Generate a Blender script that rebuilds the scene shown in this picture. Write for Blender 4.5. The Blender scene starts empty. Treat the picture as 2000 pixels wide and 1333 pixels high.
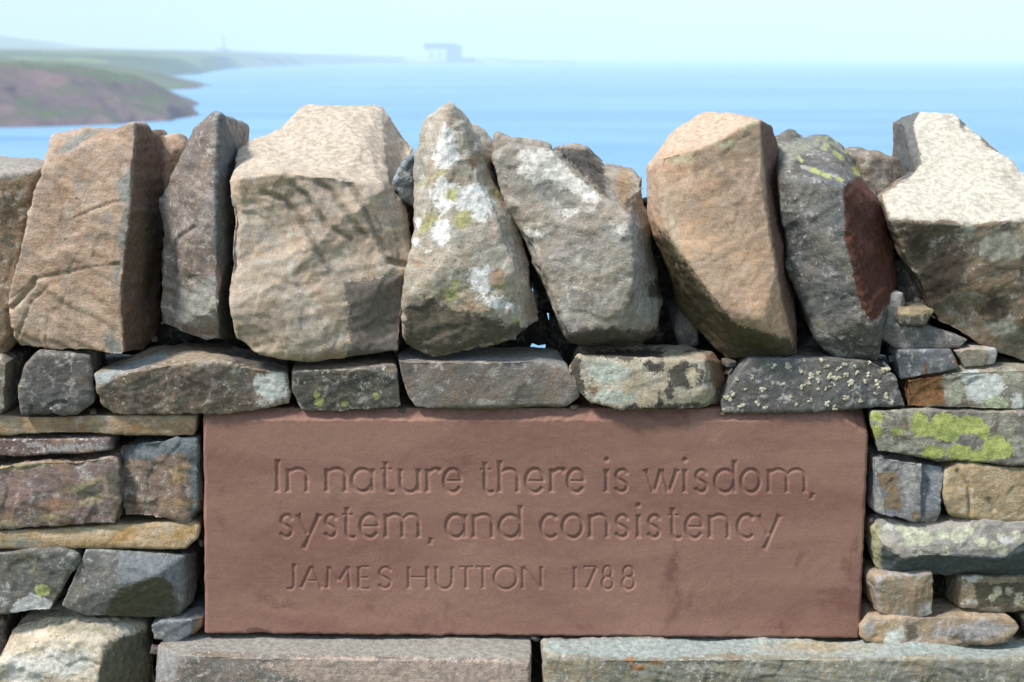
import bpy, bmesh, math, random
import numpy as np
from mathutils import Vector, Matrix

S = bpy.context.scene
COL = S.collection

# ------------------------------------------------------------------ camera
FPX = 3111.0                      # focal length in photo pixels (2000 px wide)
PITCH = math.radians(10.17)
CAM = np.array([0.0, -2.39, 1.5])
cam_d = bpy.data.cameras.new('camera')
cam_d.sensor_width = 36.0
cam_d.lens = FPX / 2000.0 * 36.0
cam_d.clip_start = 0.05
cam_d.clip_end = 200000.0
cam_d.dof.use_dof = True
cam_d.dof.focus_distance = 2.42
cam_d.dof.aperture_fstop = 7.5
cam = bpy.data.objects.new('camera', cam_d)
COL.objects.link(cam)
cam.location = CAM.tolist()
cam.rotation_euler = (math.pi / 2 - PITCH, 0, 0)
S.camera = cam

# ------------------------------------------------------------------ light, sky, exposure
SUN_EL = math.radians(54)
SUN_AZ = math.radians(-120)       # from +Y, clockwise; sun stands behind the viewer's left shoulder
SDIR = Vector((math.sin(SUN_AZ) * math.cos(SUN_EL), math.cos(SUN_AZ) * math.cos(SUN_EL), math.sin(SUN_EL)))
sun_d = bpy.data.lights.new('sun', 'SUN')
sun_d.energy = 2.45
sun_d.angle = math.radians(9)
sun_d.color = (1.0, 0.965, 0.92)
sun = bpy.data.objects.new('sun', sun_d)
COL.objects.link(sun)
sun.rotation_euler = (-SDIR).to_track_quat('-Z', 'Y').to_euler()
sun.location = (0, 0, 30)

W = bpy.data.worlds.new('World')
S.world = W
W.use_nodes = True
nt = W.node_tree
nt.nodes.clear()
wo = nt.nodes.new('ShaderNodeOutputWorld')
bg = nt.nodes.new('ShaderNodeBackground')
sky = nt.nodes.new('ShaderNodeTexSky')
sky.sky_type = 'NISHITA'
sky.sun_disc = False
sky.sun_elevation = SUN_EL
sky.sun_rotation = SUN_AZ
sky.altitude = 50
sky.air_density = 1.0
sky.dust_density = 0.6
sky.ozone_density = 1.5
bg.inputs['Strength'].default_value = 0.125
# thin high cloud veil, all round the sky
tc = nt.nodes.new('ShaderNodeTexCoord')
mp = nt.nodes.new('ShaderNodeMapping')
mp.inputs['Scale'].default_value = (1.5, 1.5, 9.0)
cn = nt.nodes.new('ShaderNodeTexNoise')
cn.inputs['Scale'].default_value = 2.2
cn.inputs['Detail'].default_value = 7
cn.inputs['Roughness'].default_value = 0.6
cr = nt.nodes.new('ShaderNodeMapRange')
cr.inputs['From Min'].default_value = 0.42
cr.inputs['From Max'].default_value = 0.75
cr.inputs['To Min'].default_value = 0.58
cr.inputs['To Max'].default_value = 0.92
mx = nt.nodes.new('ShaderNodeMix')
mx.data_type = 'RGBA'
mx.inputs['B'].default_value = (2.7, 3.42, 3.95, 1)
nt.links.new(tc.outputs['Generated'], mp.inputs['Vector'])
nt.links.new(mp.outputs['Vector'], cn.inputs['Vector'])
nt.links.new(cn.outputs['Fac'], cr.inputs['Value'])
nt.links.new(cr.outputs['Result'], mx.inputs['Factor'])
nt.links.new(sky.outputs['Color'], mx.inputs['A'])
nt.links.new(mx.outputs['Result'], bg.inputs['Color'])
nt.links.new(bg.outputs['Background'], wo.inputs['Surface'])

S.view_settings.view_transform = 'Standard'
S.view_settings.look = 'None'
S.view_settings.gamma = 1.0
S.view_settings.use_curve_mapping = False
S.view_settings.exposure = 1.05
S.render.engine = 'CYCLES'
S.cycles.use_denoising = True
S.cycles.max_bounces = 6
S.cycles.volume_bounces = 2

# ------------------------------------------------------------------ helpers
CP, SP = math.cos(PITCH), math.sin(PITCH)


def ray(px, py):
    a = (np.asarray(px, float) - 1000.0) / FPX
    b = -(np.asarray(py, float) - 666.5) / FPX
    # right = +X, up = (0, SP, CP), forward = (0, CP, -SP)
    return np.stack([a + 0 * b, CP + b * SP + 0 * a, -SP + b * CP + 0 * a], -1)


def P(px, py, d=0.0):
    """point that stands d metres behind the wall's face, seen at photo pixel (px, py)"""
    r = ray(px, py)
    t = (np.asarray(d, float) - CAM[1]) / r[..., 1]
    return CAM + r * t[..., None]


SEA = -43.0


def sea_pt(px, py):
    r = ray(px, py)
    t = (SEA - CAM[2]) / r[..., 2]
    return CAM + r * t[..., None]


def srgb(c, k=1.0):
    o = []
    for v in c:
        v = v / 255.0
        o.append((v / 12.92 if v <= 0.04045 else ((v + 0.055) / 1.055) ** 2.4) * k)
    return (o[0], o[1], o[2], 1.0)


rng = np.random.default_rng(7)
_perm = np.concatenate([rng.permutation(256)] * 3).astype(np.int32)
_g = rng.normal(size=(256, 3))
_g = (_g / np.linalg.norm(_g, axis=1)[:, None]).astype(np.float32)


def pn(p):
    p = np.asarray(p, np.float32)
    i0 = np.floor(p)
    f = p - i0
    i = i0.astype(np.int32) & 255
    u = f * f * f * (f * (f * 6 - 15) + 10)
    out = 0
    for dx in (0, 1):
        wx = u[:, 0] if dx else 1 - u[:, 0]
        a = _perm[i[:, 0] + dx]
        for dy in (0, 1):
            wy = u[:, 1] if dy else 1 - u[:, 1]
            b = _perm[a + i[:, 1] + dy]
            for dz in (0, 1):
                wz = u[:, 2] if dz else 1 - u[:, 2]
                h = _perm[b + i[:, 2] + dz] & 255
                g = _g[h]
                out = out + wx * wy * wz * (g[:, 0] * (f[:, 0] - dx) + g[:, 1] * (f[:, 1] - dy) + g[:, 2] * (f[:, 2] - dz))
    return out * 1.5


def fbm(p, oct=3):
    s, a = 0, 1.0
    for k in range(oct):
        s = s + a * pn(p * (2.03 ** k) + 17.3 * k)
        a *= 0.5
    return s


def new_obj(name, me, parent=None, mat=None):
    o = bpy.data.objects.new(name, me)
    COL.objects.link(o)
    if parent is not None:
        o.parent = parent
    if mat is not None and me is not None:
        me.materials.append(mat)
    return o


def mesh_np(name, v, f, smooth=True):
    me = bpy.data.meshes.new(name)
    me.from_pydata([tuple(x) for x in np.asarray(v, float)], [], [tuple(int(k) for k in q) for q in f])
    if smooth:
        me.polygons.foreach_set('use_smooth', [True] * len(me.polygons))
    me.update()
    return me


def grid_mesh(name, V):
    """V: (rows, cols, 3) array -> quad mesh, built through numpy"""
    r, c, _ = V.shape
    me = bpy.data.meshes.new(name)
    me.vertices.add(r * c)
    me.vertices.foreach_set('co', V.reshape(-1).astype(np.float32))
    a = (np.arange(r - 1)[:, None] * c + np.arange(c - 1)[None]).reshape(-1)
    q = np.stack([a, a + 1, a + c + 1, a + c], -1)
    set_quads(me, q)
    return me


def set_quads(me, q):
    n = len(q)
    me.loops.add(n * 4)
    me.loops.foreach_set('vertex_index', q.reshape(-1).astype(np.int32))
    me.polygons.add(n)
    me.polygons.foreach_set('loop_start', (np.arange(n) * 4).astype(np.int32))
    me.polygons.foreach_set('loop_total', np.full(n, 4, np.int32))
    me.polygons.foreach_set('use_smooth', np.ones(n, bool))
    me.update(calc_edges=True)
    me.validate()


# ------------------------------------------------------------------ materials
class NB:
    def __init__(s, name):
        s.m = bpy.data.materials.new(name)
        s.m.use_nodes = True
        s.t = s.m.node_tree
        s.t.nodes.clear()

    def n(s, typ, **kw):
        x = s.t.nodes.new(typ)
        for k, v in kw.items():
            if k.startswith('_'):
                setattr(x, k[1:], v)
            else:
                x.inputs[k.replace('__', ' ')].default_value = v
        return x

    def l(s, a, b):
        s.t.links.new(a, b)

    def noise(s, vec, scale, detail=4, rough=0.55, dist=0.0):
        x = s.n('ShaderNodeTexNoise', Scale=scale, Detail=detail, Roughness=rough, Distortion=dist)
        s.l(vec, x.inputs['Vector'])
        return x.outputs['Fac']

    def rng(s, val, a, b, c=0.0, d=1.0, smooth=True):
        x = s.n('ShaderNodeMapRange')
        if smooth:
            x.interpolation_type = 'SMOOTHSTEP'
        for k, v in zip(('From Min', 'From Max', 'To Min', 'To Max'), (a, b, c, d)):
            x.inputs[k].default_value = v
        s.l(val, x.inputs['Value'])
        return x.outputs['Result']

    def math(s, op, a, b=None, c=None):
        x = s.t.nodes.new('ShaderNodeMath')
        x.operation = op
        for i, v in enumerate((a, b, c)):
            if v is None:
                continue
            if isinstance(v, (int, float)):
                x.inputs[i].default_value = v
            else:
                s.l(v, x.inputs[i])
        return x.outputs[0]

    def mix(s, fac, a, b, mode='MIX'):
        x = s.t.nodes.new('ShaderNodeMix')
        x.data_type = 'RGBA'
        x.blend_type = mode
        for nm, v in (('Factor', fac), ('A', a), ('B', b)):
            i = x.inputs[nm] if nm == 'Factor' else [q for q in x.inputs if q.name == nm and q.type == 'RGBA'][0]
            if isinstance(v, (tuple, list, float, int)):
                i.default_value = v
            else:
                s.l(v, i)
        return [q for q in x.outputs if q.type == 'RGBA'][0]


DES = 0.23


def grey(c):
    y = .3 * c[0] + .59 * c[1] + .11 * c[2]
    return [min(250, (x * (1 - DES) + y * DES * t) * 1.05) for x, t in zip(c, (1.03, 1.0, .97))]


KC = 0.98        # photo colour -> surface colour
MATS = {}


def stone_mat(name, c1, c2, c3, seed, mott=11.0, streak=0.35, sang=25, fleck=None, fleck_t=0.66, edge=None, edge_a=0.5,
              patches=(), bump=1.0, grain=0.30, wet=0.0, k=1.0, bloom=0.55):
    b = NB(name)
    tcn = b.n('ShaderNodeTexCoord')
    vec0 = tcn.outputs['Object']
    off = b.n('ShaderNodeVectorMath', _operation='ADD')
    b.l(vec0, off.inputs[0])
    off.inputs[1].default_value = (seed * 1.37 % 11, seed * 2.11 % 13, seed * 0.73 % 7)
    v = off.outputs[0]
    K = KC * k
    sg = lambda c: srgb(grey(c), K)
    n_a = b.noise(v, mott, 6, 0.66, 1.2)
    n_b = b.noise(v, mott * 2.7, 6, 0.68, 0.9)
    n_c = b.noise(v, 58, 6, 0.72, 0.5)
    col = b.mix(b.rng(n_a, 0.40, 0.60), sg(c1), sg(c2))
    col = b.mix(b.rng(n_b, 0.52, 0.64, 0, 0.85), col, sg(c3))
    # iron-warm and cool drift
    col = b.mix(0.75, col, b.mix(1.0, col, b.mix(b.rng(b.noise(v, mott * 1.5, 4, 0.6, 0.5), 0.36, 0.64), (1.08, 1.0, 0.92, 1), (0.94, 0.99, 1.05, 1)), 'MULTIPLY'))
    # bedding streaks
    mp = b.n('ShaderNodeMapping')
    mp.inputs['Rotation'].default_value = (0, math.radians(sang), 0.3)
    mp.inputs['Scale'].default_value = (5, 8, 42)
    b.l(v, mp.inputs['Vector'])
    st = b.noise(mp.outputs['Vector'], 1.6, 6, 0.68, 0.9)
    col = b.mix(streak, col, b.mix(1.0, col, b.mix(b.rng(st, 0.32, 0.68), (0.55, 0.53, 0.51, 1), (1.4, 1.38, 1.34, 1)), 'MULTIPLY'))
    # pale bloom and dark weathering
    bl = b.math('MULTIPLY', b.rng(n_c, 0.50, 0.62), b.rng(n_b, 0.56, 0.42))
    col = b.mix(b.math('MULTIPLY', bl, bloom), col, sg((204, 196, 184)))
    col = b.mix(b.rng(n_c, 0.46, 0.34, 0, 0.6), col, b.mix(1.0, col, (0.56, 0.53, 0.50, 1), 'MULTIPLY'))
    # mineral grain and pits
    gr = b.noise(v, 520, 3, 0.75)
    gb = b.rng(gr, 0.28, 0.72, 1 - grain, 1 + grain, False)
    gcol = b.n('ShaderNodeCombineColor')
    for i in range(3):
        b.l(gb, gcol.inputs[i])
    col = b.mix(1.0, col, gcol.outputs[0], 'MULTIPLY')
    # pale worn arrises
    if edge is not None:
        geo = b.n('ShaderNodeNewGeometry')
        pt = b.rng(geo.outputs['Pointiness'], 0.515, 0.57)
        pt = b.math('MULTIPLY', pt, b.rng(n_c, 0.35, 0.6, 0.2, edge_a * 1.3))
        col = b.mix(pt, col, sg(edge))
    fine = b.noise(v, 95, 6, 0.72)
    vfine = b.noise(v, 330, 4, 0.7)
    pit = b.rng(vfine, 0.37, 0.31, 0, 0.65)
    col = b.mix(pit, col, b.mix(1.0, col, (0.35, 0.33, 0.31, 1), 'MULTIPLY'))
    if fleck is not None:
        fl = b.math('MULTIPLY', b.rng(b.noise(v, 140, 4, 0.65), fleck_t, fleck_t + 0.05), b.rng(b.noise(v, 17, 3), 0.42, 0.58))
        col = b.mix(fl, col, sg(fleck))
    rough_extra = None
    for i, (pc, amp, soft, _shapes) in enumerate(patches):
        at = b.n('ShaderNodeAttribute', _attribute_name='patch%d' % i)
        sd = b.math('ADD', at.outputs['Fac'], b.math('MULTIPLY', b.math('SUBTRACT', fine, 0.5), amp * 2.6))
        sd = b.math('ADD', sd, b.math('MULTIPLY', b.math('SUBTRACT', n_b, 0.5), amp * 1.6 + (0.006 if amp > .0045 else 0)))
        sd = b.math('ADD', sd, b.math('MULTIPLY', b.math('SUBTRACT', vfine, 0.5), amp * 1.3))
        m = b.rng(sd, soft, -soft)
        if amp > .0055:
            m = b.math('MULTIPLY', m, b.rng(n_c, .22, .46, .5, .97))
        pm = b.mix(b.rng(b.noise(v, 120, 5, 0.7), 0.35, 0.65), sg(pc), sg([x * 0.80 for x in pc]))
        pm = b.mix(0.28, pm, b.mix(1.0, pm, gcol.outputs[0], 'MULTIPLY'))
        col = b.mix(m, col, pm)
    bs = b.n('ShaderNodeBsdfPrincipled')
    b.l(col, bs.inputs['Base Color'])
    b.l(b.rng(fine, 0.3, 0.7, 0.72 - wet, 0.95 - wet), bs.inputs['Roughness'])
    bs.inputs['Specular IOR Level'].default_value = 0.3
    # relief
    h = b.math('ADD', b.math('MULTIPLY', fine, 0.75), b.math('MULTIPLY', vfine, 0.5))
    h = b.math('ADD', h, b.math('MULTIPLY', gr, 0.28))
    h = b.math('ADD', h, b.math('MULTIPLY', st, 0.5))
    bp = b.n('ShaderNodeBump', Strength=min(1.0, 0.9 * bump), Distance=0.0036 * bump)
    b.l(h, bp.inputs['Height'])
    b.l(bp.outputs['Normal'], bs.inputs['Normal'])
    out = b.n('ShaderNodeOutputMaterial')
    b.l(bs.outputs[0], out.inputs['Surface'])
    return b.m


def simple_mat(name, c1, c2, scale, rough=0.9, bump=0.0, detail=5, t=(0.4, 0.6), spec=0.3):
    b = NB(name)
    v = b.n('ShaderNodeTexCoord').outputs['Object']
    nz = b.noise(v, scale, detail, 0.6, 0.3)
    col = b.mix(b.rng(nz, *t), c1, c2)
    bs = b.n('ShaderNodeBsdfPrincipled', Roughness=rough)
    bs.inputs['Specular IOR Level'].default_value = spec
    b.l(col, bs.inputs['Base Color'])
    if bump:
        bp = b.n('ShaderNodeBump', Strength=0.8, Distance=bump)
        b.l(nz, bp.inputs['Height'])
        b.l(bp.outputs['Normal'], bs.inputs['Normal'])
    b.l(bs.outputs[0], b.n('ShaderNodeOutputMaterial').inputs['Surface'])
    return b.m


# ------------------------------------------------------------------ setting: ground, sea, coast
def smooth01(a, b, x):
    t = np.clip((x - a) / (b - a), 0, 1)
    return t * t * (3 - 2 * t)


gx = np.concatenate([np.linspace(-260, -12, 40), np.linspace(-11, 11, 60), np.linspace(12, 260, 40)])
gy = np.concatenate([np.linspace(-160, -8, 25), np.linspace(-7.5, 6, 60), np.linspace(7, 150, 60)])
GX, GY = np.meshgrid(gx, gy)
GZ = -np.clip(GY - 0.9, 0, None) * 0.42 * smooth01(0.9, 4, GY) - 0.02 * np.clip(-GY - 3, 0, None) * 0
nz = pn(np.stack([GX.ravel() * 0.09, GY.ravel() * 0.09, GX.ravel() * 0], -1)).reshape(GX.shape)
far = smooth01(2, 30, np.hypot(GX, GY))
GZ = GZ + nz * 1.2 * far + 0.012 * pn(np.stack([GX.ravel() * 2, GY.ravel() * 2, GX.ravel() * 0 + 5], -1)).reshape(GX.shape)
GZ = np.maximum(GZ, SEA - 6)
ground_mat = simple_mat('grass_turf', (0.045, 0.075, 0.018, 1), (0.11, 0.11, 0.045, 1), 3.0, 0.95, 0.02)
ground = new_obj('ground', grid_mesh('ground', np.stack([GX, GY, GZ], -1)), mat=ground_mat)
ground['kind'] = 'structure'

# sea
b = NB('sea_water')
v = b.n('ShaderNodeTexCoord').outputs['Object']
mp_ = b.n('ShaderNodeMapping')
mp_.inputs['Scale'].default_value = (0.0012, 0.0030, 1)
b.l(v, mp_.inputs['Vector'])
s1 = b.noise(mp_.outputs['Vector'], 1.0, 8, 0.68, 1.2)
col = b.mix(b.rng(s1, 0.37, 0.63), (0.09, 0.25, 0.45, 1), (0.19, 0.36, 0.55, 1))
bs = b.n('ShaderNodeBsdfPrincipled')
b.l(col, bs.inputs['Base Color'])
b.l(b.rng(s1, 0.3, 0.7, 0.30, 0.5), bs.inputs['Roughness'])
bs.inputs['IOR'].default_value = 1.33
wv = b.noise(v, 0.11, 6, 0.65)
bp = b.n('ShaderNodeBump', Strength=0.6, Distance=1.2)
b.l(wv, bp.inputs['Height'])
b.l(bp.outputs['Normal'], bs.inputs['Normal'])
b.l(bs.outputs[0], b.n('ShaderNodeOutputMaterial').inputs['Surface'])
R = 60000.0
ys = np.array([-300, 0, 200, 500, 1000, 2000, 4000, 8000, 16000, 32000, R])
xs = np.linspace(-40000, 40000, 21)
XX, YY = np.meshgrid(xs, ys)
sea = new_obj('sea', grid_mesh('sea', np.stack([XX, YY, XX * 0 + SEA], -1)), mat=b.m)
sea['kind'] = 'structure'


def resample(pts, n):
    pts = np.asarray(pts, float)
    t = np.linspace(0, len(pts) - 1, n)
    i = np.clip(t.astype(int), 0, len(pts) - 2)
    f = (t - i)[:, None]
    return pts[i] * (1 - f) + pts[i + 1] * f


def land_mat(name, grass_a, grass_b, rock_a, rock_b, field, rockz=0.75, fs=1.0):
    b = NB(name)
    v = b.n('ShaderNodeTexCoord').outputs['Object']
    geo = b.n('ShaderNodeNewGeometry')
    sx = b.n('ShaderNodeSeparateXYZ')
    b.l(geo.outputs['True Normal'], sx.inputs[0])
    n1 = b.noise(v, 0.02 * fs, 6, 0.65, 0.6)
    vor = b.n('ShaderNodeTexVoronoi', Scale=0.004 * fs)
    b.l(v, vor.inputs['Vector'])
    sp = b.n('ShaderNodeSeparateColor')
    b.l(vor.outputs['Color'], sp.inputs[0])
    g = b.mix(b.rng(n1, 0.35, 0.65), grass_a, grass_b)
    g = b.mix(b.rng(sp.outputs[0], 0.45, 0.55), g, field)
    r = b.mix(b.rng(b.noise(v, 0.035 * fs, 7, 0.7, 1.0), 0.35, 0.65), rock_a, rock_b)
    steep = b.math('ADD', sx.outputs[2], b.math('MULTIPLY', b.math('SUBTRACT', n1, 0.5), 0.9))
    c = b.mix(b.rng(steep, rockz - 0.12, rockz + 0.12), r, g)
    bs = b.n('ShaderNodeBsdfPrincipled', Roughness=0.95)
    bs.inputs['Specular IOR Level'].default_value = 0.1
    b.l(c, bs.inputs['Base Color'])
    b.l(bs.outputs[0], b.n('ShaderNodeOutputMaterial').inputs['Surface'])
    return b.m


def terrain(name, lines, mat, cols=140, rows=14, amp=6.0, wl=60.0):
    L = [resample(l, cols) for l in lines]
    out = []
    for k in range(len(L) - 1):
        for j in range(rows):
            t = j / rows
            out.append(L[k] * (1 - t) + L[k + 1] * t)
    out.append(L[-1])
    V = np.array(out)
    q = V.reshape(-1, 3) / wl
    d = np.stack([fbm(q, 4), fbm(q + 31, 4), fbm(q + 77, 4) * 0.7], -1).reshape(V.shape)
    w = np.ones(V.shape[0])
    w[0] = 0.15
    V = V + d * amp * w[:, None, None]
    o = new_obj(name, grid_mesh(name, V), mat=mat)
    o['kind'] = 'structure'
    return o


def line_at(pts, D):
    return [P(x, y, d) for (x, y), d in zip(pts, D)]


mat_head = land_mat('headland_cliff', (0.05, 0.085, 0.03, 1), (0.10, 0.12, 0.05, 1), (0.125, 0.085, 0.085, 1), (0.22, 0.14, 0.125, 1), (0.11, 0.14, 0.045, 1), 0.90)
mat_far = land_mat('far_coast_fields', (0.03, 0.055, 0.025, 1), (0.07, 0.10, 0.04, 1), (0.10, 0.085, 0.07, 1), (0.14, 0.12, 0.10, 1), (0.17, 0.19, 0.06, 1), 0.1, 0.9)

bA = [(-2400, 330), (-1400, 300), (-700, 275), (-300, 262), (-100, 256), (0, 250), (120, 247), (250, 242), (340, 236), (392, 223)]
tA = [(-2400, 80), (-1400, 96), (-700, 112), (-300, 122), (-100, 129), (0, 134), (120, 141), (215, 152), (310, 176), (393, 219)]
mA = [(x0 * .5 + x1 * .5, y0 * .42 + y1 * .58) for (x0, y0), (x1, y1) in zip(bA, tA)]
base = [sea_pt(x, y) for x, y in bA]
DA = [p[1] for p in base]
base = [p + np.array([0, -4, -2.5]) for p in base]
lineA = [base, line_at(mA, [d + 35 for d in DA]), line_at(tA, [d + 70 for d in DA]),
         line_at([(-2400, 66), (-1400, 86), (-700, 104), (-300, 114), (-100, 121), (0, 127), (120, 134), (215, 147), (312, 172), (394, 218)], [d + 330 for d in DA]),
         line_at([(-2400, 100), (-1400, 120), (-700, 140), (-300, 135), (-100, 135), (0, 140), (120, 146), (215, 160), (310, 185), (392, 222)], [d + 600 for d in DA])]
terrain('headland', lineA, mat_head, 320, 24, 9.0, 75.0)

bB = [(-2400, 240), (-500, 200), (-100, 192), (100, 186), (250, 181), (340, 176), (414, 171)]
tB = [(-2400, 70), (-500, 104), (-100, 113), (0, 119), (150, 127), (300, 145), (410, 169)]
base = [sea_pt(x, y) for x, y in bB]
DB = [p[1] for p in base]
base = [p + np.array([0, -4, -2.5]) for p in base]
terrain('headland', [base, line_at(tB, [d + 160 for d in DB]),
                     line_at([(-2400, 60), (-500, 98), (-100, 108), (0, 115), (150, 123), (300, 142), (412, 169)], [d + 800 for d in DB]),
                     line_at([(-2400, 90), (-500, 125), (-100, 125), (0, 127), (150, 132), (300, 150), (412, 171)], [d + 1200 for d in DB])], mat_head, 160, 12, 9.0, 110.0)

bC = [(-2400, 210), (-500, 175), (0, 163), (250, 155), (390, 145), (450, 135), (560, 129.5), (700, 125), (830, 123.5), (1000, 123), (1130, 124)]
tC = [(-2400, 64), (-500, 98), (0, 110), (250, 112), (390, 113), (450, 112), (560, 114), (700, 117), (830, 118.5), (1000, 119), (1126, 122.5)]
base = [sea_pt(x, y) for x, y in bC]
DC = [p[1] for p in base]
base = [p + np.array([0, -8, -3]) for p in base]
terrain('coast', [base, line_at(tC, [d + 500 for d in DC]),
                  line_at([(-2400, 50), (-500, 80), (0, 94), (250, 98), (390, 100), (450, 100), (560, 104), (700, 108), (830, 112), (1000, 116), (1128, 122)], [d + 3000 for d in DC]),
                  line_at([(-2400, 112), (-500, 112), (0, 112), (250, 112), (390, 112), (450, 112), (560, 114), (700, 116), (830, 118), (1000, 120), (1128, 123)], [d + 4000 for d in DC])], mat_far, 160, 12, 7.0, 500.0)

hl = [(-2400, 30), (-800, 42), (-300, 56), (-100, 63), (0, 69), (60, 76), (150, 88), (250, 95), (330, 99), (420, 103), (480, 107)]
terrain('hills', [line_at([(x, 111) for x, y in hl], [9500] * len(hl)), line_at([(x, (y + 110) / 2) for x, y in hl], [10500] * len(hl)),
                  line_at(hl, [11500] * len(hl)), line_at([(x, 111) for x, y in hl], [13000] * len(hl))], mat_far, 120, 8, 12.0, 900.0)
isl = [(1040, 107.5), (1055, 103), (1075, 98.5), (1095, 99), (1108, 103), (1118, 107.5)]
terrain('island', [line_at([(x, 108.5) for x, y in isl], [20000] * 6), line_at(isl, [20150] * 6), line_at([(x, 108.5) for x, y in isl], [20300] * 6)], mat_far, 40, 6, 6.0, 120.0)


def flat_mat(name, c, rough=0.7):
    return simple_mat(name, tuple(x * 0.92 for x in c[:3]) + (1,), c, 0.05, rough)


m_pale = flat_mat('pale_cladding', (0.78, 0.78, 0.76, 1))
m_blue = flat_mat('bluegrey_cladding', (0.05, 0.07, 0.10, 1))
m_conc = flat_mat('concrete', (0.35, 0.34, 0.32, 1))
m_slate = flat_mat('slate_roof', (0.10, 0.09, 0.09, 1))
m_rend = flat_mat('white_render', (0.80, 0.79, 0.76, 1))
m_glass = flat_mat('dark_glass', (0.04, 0.05, 0.06, 1), 0.2)


def box_mesh(name, x0, x1, y0, y1, z0, z1, bev=0.0):
    bm = bmesh.new()
    bmesh.ops.create_cube(bm, size=1)
    for vv in bm.verts:
        vv.co = Vector((x0 + (vv.co.x + .5) * (x1 - x0), y0 + (vv.co.y + .5) * (y1 - y0), z0 + (vv.co.z + .5) * (z1 - z0)))
    if bev:
        bmesh.ops.bevel(bm, geom=bm.edges[:], offset=bev, segments=2, affect='EDGES')
    me = bpy.data.meshes.new(name)
    bm.to_mesh(me)
    bm.free()
    return me


def empty(name, loc, label, cat, group=None):
    o = bpy.data.objects.new(name, None)
    COL.objects.link(o)
    o.location = [float(x) for x in loc]
    o['label'] = label
    o['category'] = cat
    if group:
        o['group'] = group
    return o


# power station on the far point: blue-grey upper storeys over pale halls
D = 9700.0
c0 = P(865, 119, D)
k = D / FPX
ps = empty('power_station', c0, 'huge blocky power station standing on the hazy far shore point', 'power station')
zb = -6.0
new_obj('reactor_hall', box_mesh('h', -33 * k, 33 * k, -60, 60, zb, 22 * k), ps, m_pale)
new_obj('upper_storey', box_mesh('h', -36 * k, 26 * k, -62, 62, 22 * k + .1, 33 * k), ps, m_blue)
new_obj('service_tower', box_mesh('h', 8 * k, 36 * k, -64, 55, zb, 30 * k), ps, m_blue)
new_obj('turbine_hall', box_mesh('h', -75 * k, -34 * k, -50, 60, zb, 6 * k), ps, m_pale)
new_obj('annex', box_mesh('h', 37 * k, 62 * k, -50, 60, zb, 6.5 * k), ps, m_blue)
for i in range(5):
    new_obj('window_band', box_mesh('h', (-30 + i * 7.5) * k, (-26 + i * 7.5) * k, -63.5, -60.05, 4 * k, 18 * k), ps, m_conc if i % 2 else m_pale)
for x0, x1, h in ((-160, -125, 3.5), (-118, -100, 5), (80, 105, 4), (110, 128, 3)):
    sh = empty('shore_shed', P(865 + (x0 + x1) / 2, 120.5, D - 100), 'low long shed %s the hazy power station' % ('left of' if x0 < 0 else 'right of') if False else 'low long pale shed on the far shore beside the power station', 'shed', 'sheds along the far shore')
    w = (x1 - x0) / 2 * k
    new_obj('wall', box_mesh('h', -w, w, -30, 30, zb, h * k), sh, m_pale)
    new_obj('roof', box_mesh('h', -w - 4, w + 4, -34, 34, h * k + .1, h * k + 5), sh, m_slate)

# tall chimney of the works
D = 11500.0
k = D / FPX
ch = empty('chimney_stack', P(437, 103, D), 'tall slender chimney rising from the hazy far coast', 'chimney')
bm = bmesh.new()
prof = [(0, 3.4), (10, 2.7), (24, 2.2), (34, 2.0)]
rings = []
for z, r in prof:
    rings.append([bm.verts.new((math.cos(a) * r * k, math.sin(a) * r * k, z * k - 8)) for a in np.linspace(0, 2 * math.pi, 16, endpoint=False)])
for a, c in zip(rings[:-1], rings[1:]):
    for i in range(16):
        bm.faces.new((a[i], a[(i + 1) % 16], c[(i + 1) % 16], c[i]))
bm.faces.new(rings[-1])
me = bpy.data.meshes.new('shaft')
bm.to_mesh(me)
bm.free()
new_obj('shaft', me, ch, m_conc)
new_obj('rim', box_mesh('rim', -2.4 * k, 2.4 * k, -2.4 * k, 2.4 * k, 34 * k - 7.9, 35.2 * k - 8, 0.8 * k), ch, m_conc)
wk = empty('factory_building', P(437, 104, D - 80), 'low grey works building at the foot of the tall far chimney', 'factory')
new_obj('wall', box_mesh('h', -14 * k, 12 * k, -40, 40, -20, 7 * k), wk, m_conc)
new_obj('roof', box_mesh('h', -15 * k, 5 * k, -44, 44, 7 * k + .1, 9.5 * k), wk, m_slate)

# white cottages inland of the headland
rnd = random.Random(5)


def gable_house(loc, w, d_, h, rz, label, group):
    e = empty('house', loc, label, 'house', group)
    e.rotation_euler = (0, 0, rz)
    new_obj('wall', box_mesh('w', -w, w, -d_, d_, -8, h), e, m_rend)
    r = h * .75
    vv = [(-w - .4, -d_ - .5, h + .05), (w + .4, -d_ - .5, h + .05), (w + .4, d_ + .5, h + .05), (-w - .4, d_ + .5, h + .05), (-w - .4, 0, h + r), (w + .4, 0, h + r)]
    rf = new_obj('roof', mesh_np('roof', vv, [(0, 1, 5, 4), (2, 3, 4, 5), (0, 4, 3), (1, 2, 5), (3, 2, 1, 0)], False), e, m_slate)
    new_obj('chimney', box_mesh('c', -w * .8, -w * .6, -.8, .8, h + r * .5, h + r * 1.3), rf, m_rend)
    for i in (-1, 0, 1):
        new_obj('window', box_mesh('g', i * w * .6 - .7, i * w * .6 + .7, -d_ - .08, -d_ + .2, h * .3, h * .7), e, m_glass)


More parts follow.
